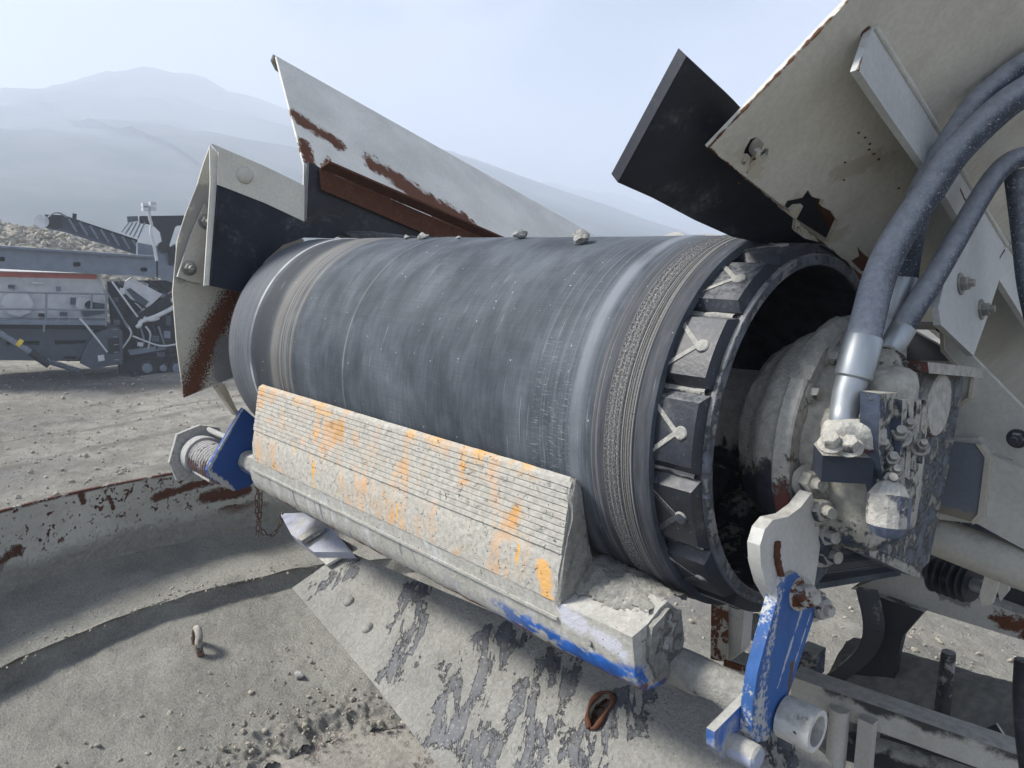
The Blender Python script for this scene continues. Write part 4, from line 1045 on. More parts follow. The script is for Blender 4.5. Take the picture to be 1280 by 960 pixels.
# body between flange and plate, rounded and caked
bm = bmesh.new()
bmesh.ops.create_icosphere(bm, subdivisions=5, radius=1)
for v in bm.verts:
    q = v.co; k = (abs(q.x) ** 4 + abs(q.y) ** 4 + abs(q.z) ** 4) ** -.25
    v.co = V((.168 + q.x * k * .046, -.045 + q.y * k * .075, -.018 + q.z * k * .095))
rough_up(bm, .004, 40, 0, 5); fin(bm, 'pump_body', MMUD, mo, 60)
bm = bmesh.new(); bmesh.ops.create_icosphere(bm, subdivisions=5, radius=1)
c_ = at(1108, 505, D=.865)
for v in bm.verts:
    q = v.co; k = (abs(q.x) ** 3 + abs(q.y) ** 3 + abs(q.z) ** 3) ** (-1 / 3); v.co = c_ + V((q.x * k * .030, q.y * k * .030, q.z * k * .042))
rough_up(bm, .003, 44, 0, 5); fin(bm, 'port_housing', MMUD, mo, 60)
# square port block with its dusty top, in front
pb = at(1052, 582, D=.838)
axs = (V((.80, .60, 0)).normalized(), V((-.60, .80, 0)).normalized(), V((0, 0, 1)))
bm = bmesh.new(); box(bm, pb + V((-.004, .01, 0)), (.052, .05, .030), None, axs); fin(bm, 'port_block', painted('port_p', (.03, .038, .055), .72, 30, .35, .4), mo, 20, .002, 2)
bm = bmesh.new()
def cap(u, v):
    a, b = 2 * u - 1, 2 * v - 1; h = .016 * (1 - a ** 4) * (1 - b ** 4) + .008 * fbm((a * 2, b * 2, 3), 1, 5) * (1 - max(abs(a), abs(b)) ** 6)
    return pb + V((-.004, .01, .0145)) + axs[0] * a * .0265 + axs[1] * b * .026 + V((0, 0, h))
grid(bm, cap, 30, 30); fin(bm, 'dust_cake', MCRUST, mo, 70)
# split flange with two bolts at the foot of the big hose elbow
ef = at(1058, 540, D=.822)
bm = bmesh.new(); bmesh.ops.create_icosphere(bm, subdivisions=4, radius=1)
for v in bm.verts:
    q = v.co; k = (abs(q.x) ** 3 + abs(q.y) ** 3 + abs(q.z) ** 3) ** (-1 / 3); o_ = axs[0] * (q.x * k * .032) + axs[1] * (q.y * k * .020) + V((0, 0, q.z * k * .018)); v.co = ef + V((.004, .008, -.004)) + o_
rough_up(bm, .002, 60, 0, 5); fin(bm, 'split_flange', crusted('split_f', (.12, .05, .06), .48, 240, (.46, .45, .41), .8), mo, 60)
for px, py, D_ in ((1040, 546, .806), (1063, 551, .802)):
    p = at(px, py, D=D_)
    bm = bmesh.new(); hexbolt(bm, p + V((0, 0, -.008)), V((.15, -.55, .75)), .0095, .011, 0); fin(bm, 'bolt', MMUD, mo, 40)
# studs and plugs down the valve side
for px, py, D_, r in ((1122, 545, .83, .010), (1113, 577, .83, .009), (1117, 592, .828, .008), (1112, 603, .825, .009), (1150, 560, .84, .007), (1133, 535, .84, .008), (1100, 535, .83, .009), (1102, 560, .83, .008)):
    bm = bmesh.new(); hexbolt(bm, at(px, py, D=D_), V((.35, -.6, .45)), r, .011, .008); fin(bm, 'plug', MBOLT, mo, 30)
bm = bmesh.new(); tube(bm, [at(1113, 612, D=.82), at(1112, 620, D=.815), at(1109, 655, D=.815), at(1108, 662, D=.818)], [.016, .0215, .0215, .017], 12); fin(bm, 'relief_valve', crusted('relief', (.10, .12, .17), .22, 240, (.46, .45, .41), .8), mo, 25)
bm = bmesh.new(); tube(bm, [at(1108, 660, D=.83), at(1108, 667, D=.83)], [.012, .011], 16); fin(bm, 'valve_seal', MDARK, mo, 30)
# flange nuts at the lower left, one above the other
for px, py, xx in ((1016, 600, .135), (1028, 634, .150), (1032, 664, .145), (1036, 688, .140)):
    bm = bmesh.new(); hexbolt(bm, at(px - 7, py + 1, X=xx - .004), V((.85, -.45, .10)), .0145, .014, .012); rough_up(bm, .0012, 60, 1); fin(bm, 'flange_nut', MMUD2 if py > 650 else MMUD, mo, 40)
block('lower_lug', [(1030, 655), (1062, 648), (1092, 655), (1095, 672), (1075, 690), (1035, 697)], .150, -.03, MDARKST, .003)
bm = bmesh.new(); lathe(bm, [(0, .008), (.004, .008)], at(1067, 672, X=.151), (1, 0, 0), 16); fin(bm, 'lug_bore', MDARK, mo, 30)
block('lower_flange', [(1000, 610), (1040, 640), (1045, 700), (1018, 735), (1005, 700)], .128, -.012, MDARKST, .002)
for a in (60, 90, 120, 150, 35):
    bm = bmesh.new(); p = V((.1185, -.131 * math.cos(R_(a)), .131 * math.sin(R_(a)))); hexbolt(bm, p, (1, 0, 0), .009, .009, 0); rough_up(bm, .0012, 80, 1); fin(bm, 'ring_bolt', MMUD, mo, 40)
# ---- hoses
m = M('hose_rubber', .7, spec=.25)
hn = m.noise(1, 6, .7, v=m.vec(m.pos, (140, 140, 140)))
upm = m.up(-.45, .55)
c = m.mix(m.ss(m.add(m.mul(upm, .62), m.mul(m.add(hn, -.5), .45)), .16, .70), m.tone((.045, .055, .075), m.noise(30, 4), .8, 1.4), m.tone((.29, .31, .345), m.noise(80, 5), .85, 1.1))
c = m.mix(m.ss(m.noise(420, 4, .6), .60, .66), c, (.34, .35, .36))
m.high(m.noise(200, 5, .7), .6)
MHOSE = m.done(c, None, .0012)
def hose(name, pts, r, label, fer=None, elbow=None, fr=1.12):
    sp3 = spline([at(x, y, D=d) for x, y, d in pts], 12)
    rt = root(name, sp3[0], label, 'hydraulic hose')
    n_ = len(sp3); bm = bmesh.new(); tube(bm, sp3, [r * (1 - .13 * min(1, k / (n_ * .5))) for k in range(n_)], 22); fin(bm, 'hose_sleeve', MHOSE, rt, 60)
    if fer:
        fp = [at(*q) for q in fer]; bm = bmesh.new()
        d = fp[1] - fp[0]
        tube(bm, [fp[0], fp[0] + d * .03, fp[0] + d * .93, fp[1]], [r * fr * .96, r * fr, r * fr * .99, r * fr * .9], 24); fin(bm, 'ferrule', MZINC, rt, 40)
    if elbow:
        ep = spline([at(*q[:3]) if False else at(q[0], q[1], D=q[2]) for q in elbow], 6); n = len(ep)
        bm = bmesh.new(); tube(bm, ep, [r * (.98 - .16 * k / n) for k in range(n)], 22); fin(bm, 'elbow', MZINC, rt, 50)
        bm = bmesh.new(); d = (ep[1] - ep[0]).normalized(); lathe(bm, [(-.004, r * .9), (-.004, r * 1.02), (.003, r * 1.02), (.003, r * .9)], ep[0], d, 24, True); fin(bm, 'crimp_ring', MZINC, rt, 30)
    return rt
def hose2(name, pts, r, label, fer, elbow):
    rt = hose(name, pts, r, label)
    f0, f1 = at(fer[0][0], fer[0][1], D=fer[0][2]), at(fer[1][0], fer[1][1], D=fer[1][2]); d = f1 - f0
    bm = bmesh.new(); tube(bm, [f0, f0 + d * .03, f0 + d * .95, f1], [r * 1.02, r * 1.07, r * 1.07, r * .95], 26); fin(bm, 'ferrule', MZINC, rt, 40)
    ep = spline([at(q[0], q[1], D=q[2]) for q in elbow], 6); n = len(ep)
    bm = bmesh.new(); tube(bm, ep, [r * (.93 - .22 * k / n) for k in range(n)], 24); fin(bm, 'elbow', MZINC, rt, 50)
    dd = (ep[1] - ep[0]).normalized(); bm = bmesh.new(); lathe(bm, [(-.003, r * .8), (-.003, r * .97), (.002, r * .97), (.002, r * .8)], ep[0], dd, 26, True); fin(bm, 'crimp_ring', MZINC, rt, 30)
    return rt
hose2('hydraulic_hose', [(1079, 424, .84), (1086, 395, .845), (1098, 350, .85), (1116, 308, .85), (1142, 267, .85), (1165, 234, .848), (1186, 202, .845), (1209, 175, .842), (1248, 138, .838), (1280, 115, .835), (1340, 82, .83)], .0186,
      'thick grey hydraulic hose in front, bright steel ferrule and elbow on the motor', [(1080, 420, .84), (1066, 474, .84)], [(1066, 472, .84), (1060, 492, .838), (1056, 512, .835), (1053, 528, .832), (1053, 545, .835)])
hose2('hydraulic_hose', [(1128, 348, .94), (1132, 318, .925), (1140, 280, .892), (1153, 241, .878), (1181, 191, .87), (1221, 132, .866), (1256, 101, .86), (1288, 79, .852), (1345, 48, .845)], .0180,
      'thick grey hydraulic hose just behind the front one, ending in a flat steel ferrule', [(1128, 346, .94), (1113, 402, .94)], [(1113, 400, .94), (1107, 425, .94), (1104, 455, .94)])
hose2('hydraulic_hose', [(1128, 410, .90), (1140, 390, .90), (1170, 343, .905), (1200, 291, .91), (1226, 246, .915), (1242, 222, .92), (1256, 207, .925), (1272, 198, .93), (1300, 192, .94), (1340, 190, .95)], .0136,
      'thinner dust-whitened hydraulic hose curving down to the caked fitting behind the ferrule', [(1130, 408, .90), (1108, 446, .90)], [(1108, 444, .90), (1100, 460, .895), (1099, 478, .89), (1106, 498, .885)])
bm = bmesh.new()
p_ = [at(1108, 440, D=.885), at(1100, 470, D=.88), at(1105, 500, D=.875)]
tube(bm, spline(p_, 8), [.019 + .003 * math.sin(k * 1.9) for k in range(17)], 20); rough_up(bm, .003, 60); fin(bm, 'caked_fitting', MMUD, mo, 60)
o = hose('black_hose', [(1268, 214, .97), (1272, 250, .97), (1277, 300, .97), (1284, 360, .97), (1300, 430, .97)], .0125, 'plain black hose at the right edge of the frame behind the thinner grey hose')

# ================================================================== CONVEYOR FRAME ON THE RIGHT
cf = root('conveyor_support', at(1190, 600, Y=.24), 'cream conveyor frame members with a grey boxed tube end right of the motor', 'conveyor support')
def slab(par, name, pxs, Y, dy, mat, bev=.0015, holes=()):
    bm = bmesh.new(); prism(bm, ats(pxs, Y=Y), (0, dy, 0), [ats(h, Y=Y) for h in holes]); return fin(bm, name, mat, par, 0 if holes else 20, 0 if holes else bev)
slab(cf, 'side_plate', [(1120, 402), (1172, 403), (1217, 447), (1255, 486), (1340, 572), (1340, 690), (1180, 600), (1120, 560)], .22, .010, MCREAM_CLEAN, 0, ([(1130, 412), (1170, 412), (1175, 418), (1176, 440), (1190, 452), (1130, 452)],))
bm = bmesh.new()
pts = ats([(1128, 408), (1168, 408), (1177, 416), (1178, 438), (1192, 454), (1216, 472), (1212, 498), (1200, 505)], Y=.214)
for a, b in zip(pts, pts[1:]): 
    t = (b - a).normalized(); sdn = t.cross(V((0, 1, 0))) * .0025; prism(bm, [a - sdn, b - sdn, b + sdn, a + sdn], (0, .03, 0))
fin(bm, 'opening_rim', painted('rim_p', (.5, .47, .4), .60, 24, .3), cf, 20, .0008, kind='stuff')
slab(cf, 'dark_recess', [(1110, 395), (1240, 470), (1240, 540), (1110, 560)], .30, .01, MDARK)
slab(cf, 'box_end', [(1175, 552), (1218, 556), (1231, 572), (1223, 642), (1214, 652), (1170, 640)], .195, .008, painted('grey_cap', (.155, .175, .21), .76, 20, .22, .5, extra=((( .22, .20, .16), (at(1178, 640, Y=.195), at(1215, 648, Y=.195), .010, 1.0, 50)),)), .004)
slab(cf, 'box_tube', [(1165, 546), (1222, 548), (1239, 568), (1340, 618), (1340, 720), (1222, 655), (1165, 648)], .204, .12, MCREAM_CLEAN, .004)
slab(cf, 'tube_edge', [(1219, 555), (1226, 556), (1238, 573), (1229, 648), (1216, 656), (1214, 651), (1222, 643), (1231, 572)], .192, .012, painted('edge_p', (.50, .47, .40), .62, 26, .3), .001)
bm = bmesh.new(); a, b = at(1150, 662, Y=.23), at(1350, 738, Y=.21)
tube(bm, [a, b], .029, 28); fin(bm, 'round_tube', painted('tube_paint', (.48, .465, .405), .74, 12, .15, .5), cf, 60)
for px, py, h in ((1219, 552, .03), (1261, 572, .032)):
    p = at(px, py, Y=.235); bm = bmesh.new(); hexbolt(bm, p, (0, 0, 1), .012, .010, 0); lathe(bm, [(.008, .006), (.020, .006)], p, (0, 0, 1), 12); tube(bm, [p + V((0, 0, .019)), p + V((0, 0, .029))], .0125, 6); fin(bm, 'adjuster_bolt', MBOLT, cf, 30)
bm = bmesh.new(); hexbolt(bm, at(1272, 548, Y=.2), (0, -1, 0), .009, .010, .008); fin(bm, 'big_nut', MDARK, cf, 30)
slab(cf, 'lower_guard', [(1100, 560), (1200, 620), (1200, 690), (1150, 690), (1080, 650)], .33, .01, MDARK)
# bellows and clevis under the frame
bl = root('bellows', at(1190, 718, Y=.35), 'black ribbed rubber bellows with a white clevis under the cream round tube', 'bellows')
a, b = at(1160, 712, Y=.36), at(1216, 730, Y=.34); L_ = (b - a).length; bm = bmesh.new()
pf = []
for k in range(41): pf.append((L_ * k / 40, .016 + .012 * min(1, k / 8) + .005 * (math.sin(k * .95) if k > 6 else 0)))
lathe(bm, pf, a, b - a, 28); fin(bm, 'rubber_sleeve', MBLACK, bl, 60)
bm = bmesh.new(); tube(bm, [a.lerp(b, 1.0), a.lerp(b, 1.25)], .011, 14); fin(bm, 'rod', MZINC, bl, 40)
bm = bmesh.new(); prism(bm, ats([(1234, 706), (1250, 700), (1248, 730), (1240, 755), (1228, 758), (1224, 745)], Y=.32), (0, .012, 0)); fin(bm, 'clevis', painted('clevis_p', (.6, .58, .52), .66, 26, .3), bl, 20, .002)
bm = bmesh.new(); prism(bm, ats([(1250, 712), (1262, 708), (1260, 740), (1250, 752), (1246, 735)], Y=.33), (0, .012, 0)); fin(bm, 'clevis_arm', painted('clevis_q', (.5, .49, .45), .64, 26, .4), bl, 20, .002)
bm = bmesh.new(); tube(bm, ats([(1255, 728), (1330, 742)], Y=.35), .006, 10); fin(bm, 'pull_rod', MCREAM_GREY, bl, 40)
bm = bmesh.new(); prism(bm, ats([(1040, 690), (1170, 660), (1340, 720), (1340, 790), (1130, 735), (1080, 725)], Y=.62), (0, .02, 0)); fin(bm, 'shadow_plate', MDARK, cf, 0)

# ---- lower beams and platform
bw = root('cross_beam', at(1180, 760, Y=.6), 'straight cream cross beam with peeling rust at its right end, over the dark curved plate', 'beam')
slab(bw, 'beam_web', [(1063, 736), (1126, 714), (1330, 788), (1330, 816), (1090, 742)], .58, .05, painted('beam_paint', (.46, .45, .41), .69, 12, .4, .6, vdust=.1, patches=((at(1250, 775, Y=.58), at(1320, 800, Y=.58), .018, 1.3, 50), (at(1285, 795, Y=.58), at(1330, 805, Y=.58), .015, 1.0, 40)), extra=(((.2, .2, .2), (at(1175, 742, Y=.58), at(1205, 752, Y=.58), .012, 1.2, 60)),)))
cv = root('curved_plate', at(1060, 800, Y=.56), 'black curved steel leg plate below the cream cross beam', 'steel plate')
bm = bmesh.new(); cvp = spline(ats([(1070, 738), (1078, 775), (1076, 800), (1062, 822), (1030, 848), (1015, 860)], Y=.52), 6); cvq = [p + V((.035, .10, 0)) + V((0, 0, -.004)) for p in cvp]
for i in range(len(cvp) - 1): prism(bm, [cvp[i], cvp[i + 1], cvp[i + 1] + V((.034, .012, .0)), cvp[i] + V((.034, .012, .0))], (.002, .004, .008))
fin(bm, 'curved_flange', painted('dark_flange', (.05, .053, .06), .74, 20, .75, .45), cv, 50, kind='stuff')
slab(cv, 'leg_web', [(1094, 745), (1155, 765), (1128, 796), (1122, 822), (1118, 850), (1080, 865), (1050, 856), (1078, 835), (1094, 810), (1098, 790)], .56, .02, MDARK)
pf_ = root('platform', at(1160, 870, Z=-.78), 'dusty rounded platform top behind the cream rail, lower right', 'platform')
bm = bmesh.new()
fa, fb, na_, nb_ = at(1080, 818, Y=.78), at(1380, 905, Y=.66), at(1020, 880, Y=.50), at(1320, 1000, Y=.40)
def plat(u, v):
    p = fa.lerp(fb, u).lerp(na_.lerp(nb_, u), v)
    return p + V((0, 0, .10 * math.sin(math.pi * min(1, v * 1.0)) ** .8 * (1 - .4 * v) - .25 * max(0, .06 - v) / .06 + .004 * fbm((u * 9, v * 6, 0), 1)))
grid(bm, plat, 60, 40); fin(bm, 'platform_top', crusted('platform_dust', (.10, .10, .10), .5, 150, (.25, .245, .225), .5), pf_, 60)
bm = bmesh.new(); prism(bm, ats([(1190, 930), (1245, 905), (1262, 930), (1262, 960), (1200, 960)], Y=.42), (0, .006, 0)); fin(bm, 'gusset', MDARK, pf_, 20, .001)
pn = root('pin_post', at(1176, 900, Y=.36), 'upright round pin with flaking dark paint standing behind the cream rail', 'pin')
bm = bmesh.new(); a, b = at(1176, 905, Y=.36), at(1186, 815, Y=.36); tube(bm, [a, a.lerp(b, .9), b], [.0125, .0115, .0105], 18); fin(bm, 'pin_shaft', crusted('pin', (.03, .032, .036), .36, 200, (.30, .295, .275), .35), pn, 40)
bm = bmesh.new(); prism(bm, ats([(1155, 905), (1160, 892), (1168, 890), (1172, 900), (1172, 912)], Y=.355), (0, .006, 0)); fin(bm, 'pin_tab', MDARKST, pn, 20, .001)
rl = root('guard_rail', at(1100, 900, Z=-.53), 'cream welded rail with two uprights across the lower right corner', 'rail')
a, b = at(990, 846, Z=-.5), at(1320, 960, Z=-.5); t = (b - a).normalized(); s_ = t.cross(V((0, 0, 1))).normalized()
if s_.y > 0: s_ = -s_
def beam(par, name, a, b, wd, ht, mat, bev=.003):
    t = (b - a).normalized(); s = V((0, 0, 1)).cross(t).normalized(); u = t.cross(s)
    bm = bmesh.new(); box(bm, (a + b) / 2, ((b - a).length, wd, ht), None, (t, s, u)); return fin(bm, name, mat, par, 20, bev)
beam(rl, 'top_rail', a - s_ * .022 - V((0, 0, .022)), b - s_ * .022 - V((0, 0, .022)), .045, .044, painted('rail_paint', (.45, .44, .395), .73, 14, .62, .6, vdust=.14, extra=(((.055, .055, .055), (at(1040, 860, Z=-.5), at(1290, 945, Z=-.5), .020, .8, 16)),)), .003)
for px, wd in ((1050, .026), (1085, .017)):
    top_ = at(px, 885 + (px - 1050) * .4, Y=.235); bm = bmesh.new()
    if px == 1050: tube(bm, [top_, top_ - V((0, 0, .25))], .0165, 18)
    else: box(bm, top_ - V((0, 0, .13)), (.024, .02, .26))
    fin(bm, 'upright', painted('upright_%d' % px, (.47, .46, .42), .73, 14, .4, .6, vdust=.1), rl, 30)
bm = bmesh.new(); tube(bm, ats([(1060, 932), (1110, 945), (1300, 1010)], Y=.33), .026, 18); o = fin(bm, 'dark_pipe', MDARK, None, 50, base=at(1110, 945, Y=.33)); tag(o, 'dark pipe passing behind the cream rail uprights at the bottom edge', 'pipe')
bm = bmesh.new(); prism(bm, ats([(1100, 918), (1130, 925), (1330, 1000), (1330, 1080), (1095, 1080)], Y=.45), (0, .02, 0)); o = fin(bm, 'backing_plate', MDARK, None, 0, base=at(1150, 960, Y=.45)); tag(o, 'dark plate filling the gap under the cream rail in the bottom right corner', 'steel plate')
bm = bmesh.new(); pa = spline(ats([(1278, 825), (1276, 870), (1280, 930), (1290, 1000)], Y=.15), 6); tube(bm, pa, .0095, 14); o = fin(bm, 'cable', MBLACK, None, 60, base=pa[0]); tag(o, 'black cable hanging at the right edge in front of the cream rail', 'cable')
# rusty post and its shelf below the drum
rp = root('rusty_post', at(905, 800, Y=.12), 'short square post with red rust down one face, under the open end of the drum', 'post')
bm = bmesh.new(); prism(bm, ats([(889, 752), (909, 752), (909, 828), (888, 824)], Y=.12), (.0, .004, 0)); fin(bm, 'rusty_face', painted('rpost', (.42, .40, .36), .47, 30, .35, .7), rp, 0)
bm = bmesh.new(); prism(bm, ats([(910, 752), (931, 756), (926, 815), (910, 828)], Y=.13), (0, .03, 0)); fin(bm, 'post_side', MCREAM_GREY, rp, 0)
bm = bmesh.new(); prism(bm, ats([(905, 824), (928, 814), (990, 835), (968, 846)], Z=-.47), (0, 0, -.02)); fin(bm, 'shelf', MCREAM_GREY, rp, 20, .001)
bm = bmesh.new(); prism(bm, ats([(905, 825), (968, 846), (966, 853), (904, 832)], Y=.10), (0, .004, 0)); fin(bm, 'shelf_lip', painted('lip2', (.40, .36, .3), .45, 40, .3, .7), rp, 0)
bm = bmesh.new(); box(bm, at(1014, 825, Y=.36), (.035, .04, .05)); o = fin(bm, 'stop_block', MDARKST, None, 20, .002, base=at(1014, 825, Y=.36)); tag(o, 'small dark steel block standing right of the blue arm', 'block')
for px, py, r, lab in ((948, 790, .05, 'large dusty boulder on the ground seen between rusty post and blue arm'), (1040, 905, .06, 'dusty boulder showing under the left end of the cream rail')):
    p = at(px, py, D=2.2) if py < 850 else at(px, py, Y=.5); bm = bmesh.new(); stone_bm(bm, p, r, (1.1, 1, .8), 4, px * .1, .4); rough_up(bm, .004, 30)
    tag(fin(bm, 'boulder', MHD, None, 60, base=p), lab, 'boulder')
# ================================================================== SCREENING PLANT ACROSS THE PIT
FB = at(110, 466, Z=GROUND); fn = V((FB.x - CAM.x, FB.y - CAM.y, 0)).normalized()
def fp(x, y, dz=0.0): return at(x, y, pl=(fn, FB - fn * dz))
def fps(p, dz=0.0): return [fp(x, y, dz) for x, y in p]
MFG = painted('plant_grey', (.16, .19, .23), .70, 1.6, .3, .6)
MFGD = painted('plant_grey_dark', (.065, .08, .10), .70, 1.6, .25, .6)
MFW = painted('plant_white', (.56, .57, .58), .70, 1.8, .4, .6)
MFK = painted('plant_black', (.010, .011, .013), .74, 1.6, .15, .6)
MFR = painted('plant_red', (.50, .13, .10), .75, 1.8, .35, .6)
MFY = painted('plant_yellow', (.75, .55, .05), .8, 2, .2, .6)
MRAIL = painted('plant_rail', (.22, .24, .27), .8, 2, .3, .6)
fpn = root('screening_plant', fp(110, 466), 'grey and white mobile screening plant with a red stripe, standing across the pit at left', 'crushing machine')
def fpart(name, pts, dz, depth, mat, bev=.0, par=None, holes=()):
    bm = bmesh.new(); prism(bm, fps(pts, dz), fn * depth, [fps(h, dz) for h in holes]); return fin(bm, name, mat, par or fpn, 0 if (holes or not bev) else 20, 0 if holes else bev)
def oval(cx, cy, w_, h_): return [(cx + w_ * math.copysign(abs(math.cos(a)) ** .6, math.cos(a)), cy + h_ * math.copysign(abs(math.sin(a)) ** .6, math.sin(a))) for a in [k * math.pi / 6 for k in range(12)]]
fpart('main_beam', [(-90, 302), (0, 308.5), (194, 321.5), (195, 346), (0, 336), (-90, 332)], .9, .5, MFG, 0, None, [oval(2, 324, 4.5, 3), oval(96, 330.5, 5, 3), oval(180, 337, 4.6, 2.8)])
fpart('beam_core', [(-90, 312), (190, 328), (190, 343), (-90, 330)], .6, .1, MFK)
bm = bmesh.new(); prism(bm, fps([(-90, 300.5), (0, 307), (194, 320), (194, 322.5), (0, 309.8), (-90, 303)], 1.0), fn * .7); fin(bm, 'beam_flange', MFG, fpn, 0)
fpart('beam_end', [(197.5, 326), (226, 338), (226, 357), (197.5, 347)], .9, .5, MFG, .02)
fpart('body_panel', [(-90, 337), (0, 339), (122, 342), (127, 352), (136, 398), (0, 397), (-90, 396)], .5, 1.6, MFW, .03)
fpart('red_stripe', [(-90, 338), (0, 339.5), (121, 343.2), (121, 349), (0, 346), (-90, 345)], .52, .02, MFR)
bm = bmesh.new(); lathe(bm, [(0, .30), (.10, .30), (.12, .27)], fp(23, 379.5, .5), -fn, 8); fin(bm, 'inspection_hatch', MFW, fpn, 20)
bm = bmesh.new(); lathe(bm, [(0, .16), (.12, .16), (.14, .13)], fp(103, 379, .5), -fn, 20); fin(bm, 'vibrator_cover', MFW, fpn, 20)
bm = bmesh.new(); lathe(bm, [(0, .10), (.2, .10)], fp(112, 381, .5), -fn, 16); fin(bm, 'exciter_weight', MFK, fpn, 20)
fpart('bearing_box', [(116, 378), (131, 380), (131, 392), (104, 396), (102, 390)], .6, .2, MFGD, .02)
for k, (y0, y1) in enumerate(((364.3, 367.6), (386.3, 387.5))):
    bm = bmesh.new(); tube(bm, [fp(-90, y0 - 1, 1.0), fp(134, y1, 1.0)], .022, 8); fin(bm, 'hand_rail', MRAIL, fpn, 60)
for x, y0, y1 in ((-45, 364, 404), (58, 366, 405), (55.5, 400, 415), (115, 367, 386), (133, 355, 408)):
    bm = bmesh.new(); tube(bm, [fp(x, y0, 1.0), fp(x - .8, y1, 1.0)], .022, 8); fin(bm, 'rail_post', MRAIL, fpn, 60)
fpart('walkway', [(-90, 399), (132, 401), (132, 406.5), (-90, 405)], 1.05, .7, MFG, .01)
fpart('chassis', [(-90, 408), (118, 411), (112, 432), (97, 450), (-90, 450)], .7, .25, MFGD, 0, None, [[(68, 425.5), (109, 425), (107, 430), (69, 431)], [(6, 426), (50, 426), (49, 431), (8, 432)], [(78, 446), (98, 445), (94, 449), (80, 449)]])
fpart('chassis_core', [(-90, 406), (140, 408), (140, 452), (-90, 449)], .35, 1.4, MFK)
fpart('shadow_gap', [(-90, 405), (130, 407), (130, 412), (-90, 410)], .75, .05, MFK)
bm = bmesh.new(); tube(bm, [fp(-20, 404, 1.1), fp(38, 440, 1.1)], .06, 12); fin(bm, 'ram_rod', MFG, fpn, 50)
bm = bmesh.new(); tube(bm, [fp(38, 440, 1.1), fp(62, 456, 1.1)], .09, 12); fin(bm, 'ram_sleeve', MFK, fpn, 50)
bm = bmesh.new(); tube(bm, [fp(52, 449, 1.1), fp(100, 464, 1.1)], .06, 12); fin(bm, 'ram_barrel', MFGD, fpn, 50)
bm = bmesh.new(); tube(bm, [fp(22, 427, 1.12), fp(27, 430, 1.12)], .085, 12); fin(bm, 'yellow_band', MFY, fpn, 50)
fpart('control_cabinet', [(138, 410), (147, 409), (153, 414), (153.5, 455), (133, 458), (118, 463), (100, 454), (104, 440), (111, 428), (122, 416)], 1.0, .8, MFGD, .02)
fpart('cabinet_window', [(134.5, 423), (148.5, 421), (150, 441), (135.5, 443)], 1.02, .03, MFK)
fpart('cabinet_panel', [(119, 434), (131, 433), (131, 458), (120, 461)], 1.03, .03, MFGD, .01)
fpart('paper_notice', [(122, 444.5), (130, 443.5), (131, 450.5), (123, 452)], 1.06, .02, MFW)
fpart('machinery_back', [(134, 352), (226, 350), (226, 468), (150, 466), (140, 420)], .2, .5, MFK)
hop = fpart('feed_box', [(156, 354), (165, 347.5), (203, 368), (190, 380), (178, 388.5), (156, 366)], .8, .6, MFW, .02)
fpart('feed_box_mouth', [(158, 362), (163, 360), (186, 377), (178, 387)], .82, .04, MFGD, 0, hop)
fpart('belt_ramp', [(150, 402), (166, 396), (180, 388), (222, 361), (222, 384), (170, 416), (158, 412)], .75, .5, MFK, .03)
for (x0, y0, x1, y1) in ((176, 402, 221, 382), (172, 408, 176, 402), (180, 398, 198, 397)):
    bm = bmesh.new(); tube(bm, spline([fp(x0, y0, 1.3), fp((x0 + x1) / 2, (y0 + y1) / 2 + 2, 1.35), fp(x1, y1, 1.3)], 4), .05, 8); fin(bm, 'scraper_strut', MFW, fpn, 50)
for k in range(7):
    x = 150 + k * 9 + (k % 3) * 3; y = 350 + (k * 7) % 19
    fpart('bracket', [(x, y), (x + 9, y + 3), (x + 8, y + 8), (x - 2, y + 5)], .45 + .05 * k, .15, (MFGD, MFG, MFK, MFW)[k % 4], .01)
for k in range(6):
    bm = bmesh.new(); x = 158 + k * 8; tube(bm, spline([fp(x, 405 + 3 * (k % 2), .95), fp(x + 6, 418 + 4 * (k % 3), 1.0), fp(x - 6 + 3 * k, 436, .9)], 5), .022, 6); fin(bm, 'hose_run', (MFW, MFK, MFG)[k % 3], fpn, 60)
fpart('tail_beam', [(160, 438), (206, 431), (207, 437), (163, 444)], .9, .12, MFG, .01)
fpart('track_frame', [(150, 452), (226, 444), (226, 470), (152, 466)], .7, .6, MFK, .04)
for px, r in ((184, .20), (204, .14), (222, .2)):
    wl = fin(lathe(bmesh.new(), [(0, r * .6), (0, r), (.12, r), (.14, r * .85), (.14, .02)], fp(px, 461, .82), -fn, 28), 'track_wheel', MFK, fpn, 30)
    fin(lathe(bmesh.new(), [(0, r * .55), (.04, r * .55), (.06, r * .3)], fp(px, 460, .97), -fn, 20), 'wheel_hub', MFG, wl, 30)
bm = bmesh.new(); tube(bm, spline([fp(163 + 12 * k, 470 - 16 * (k % 2 == 9) , .9) for k in range(6)], 3), .07, 8); fin(bm, 'track_chain', MFK, fpn, 60)
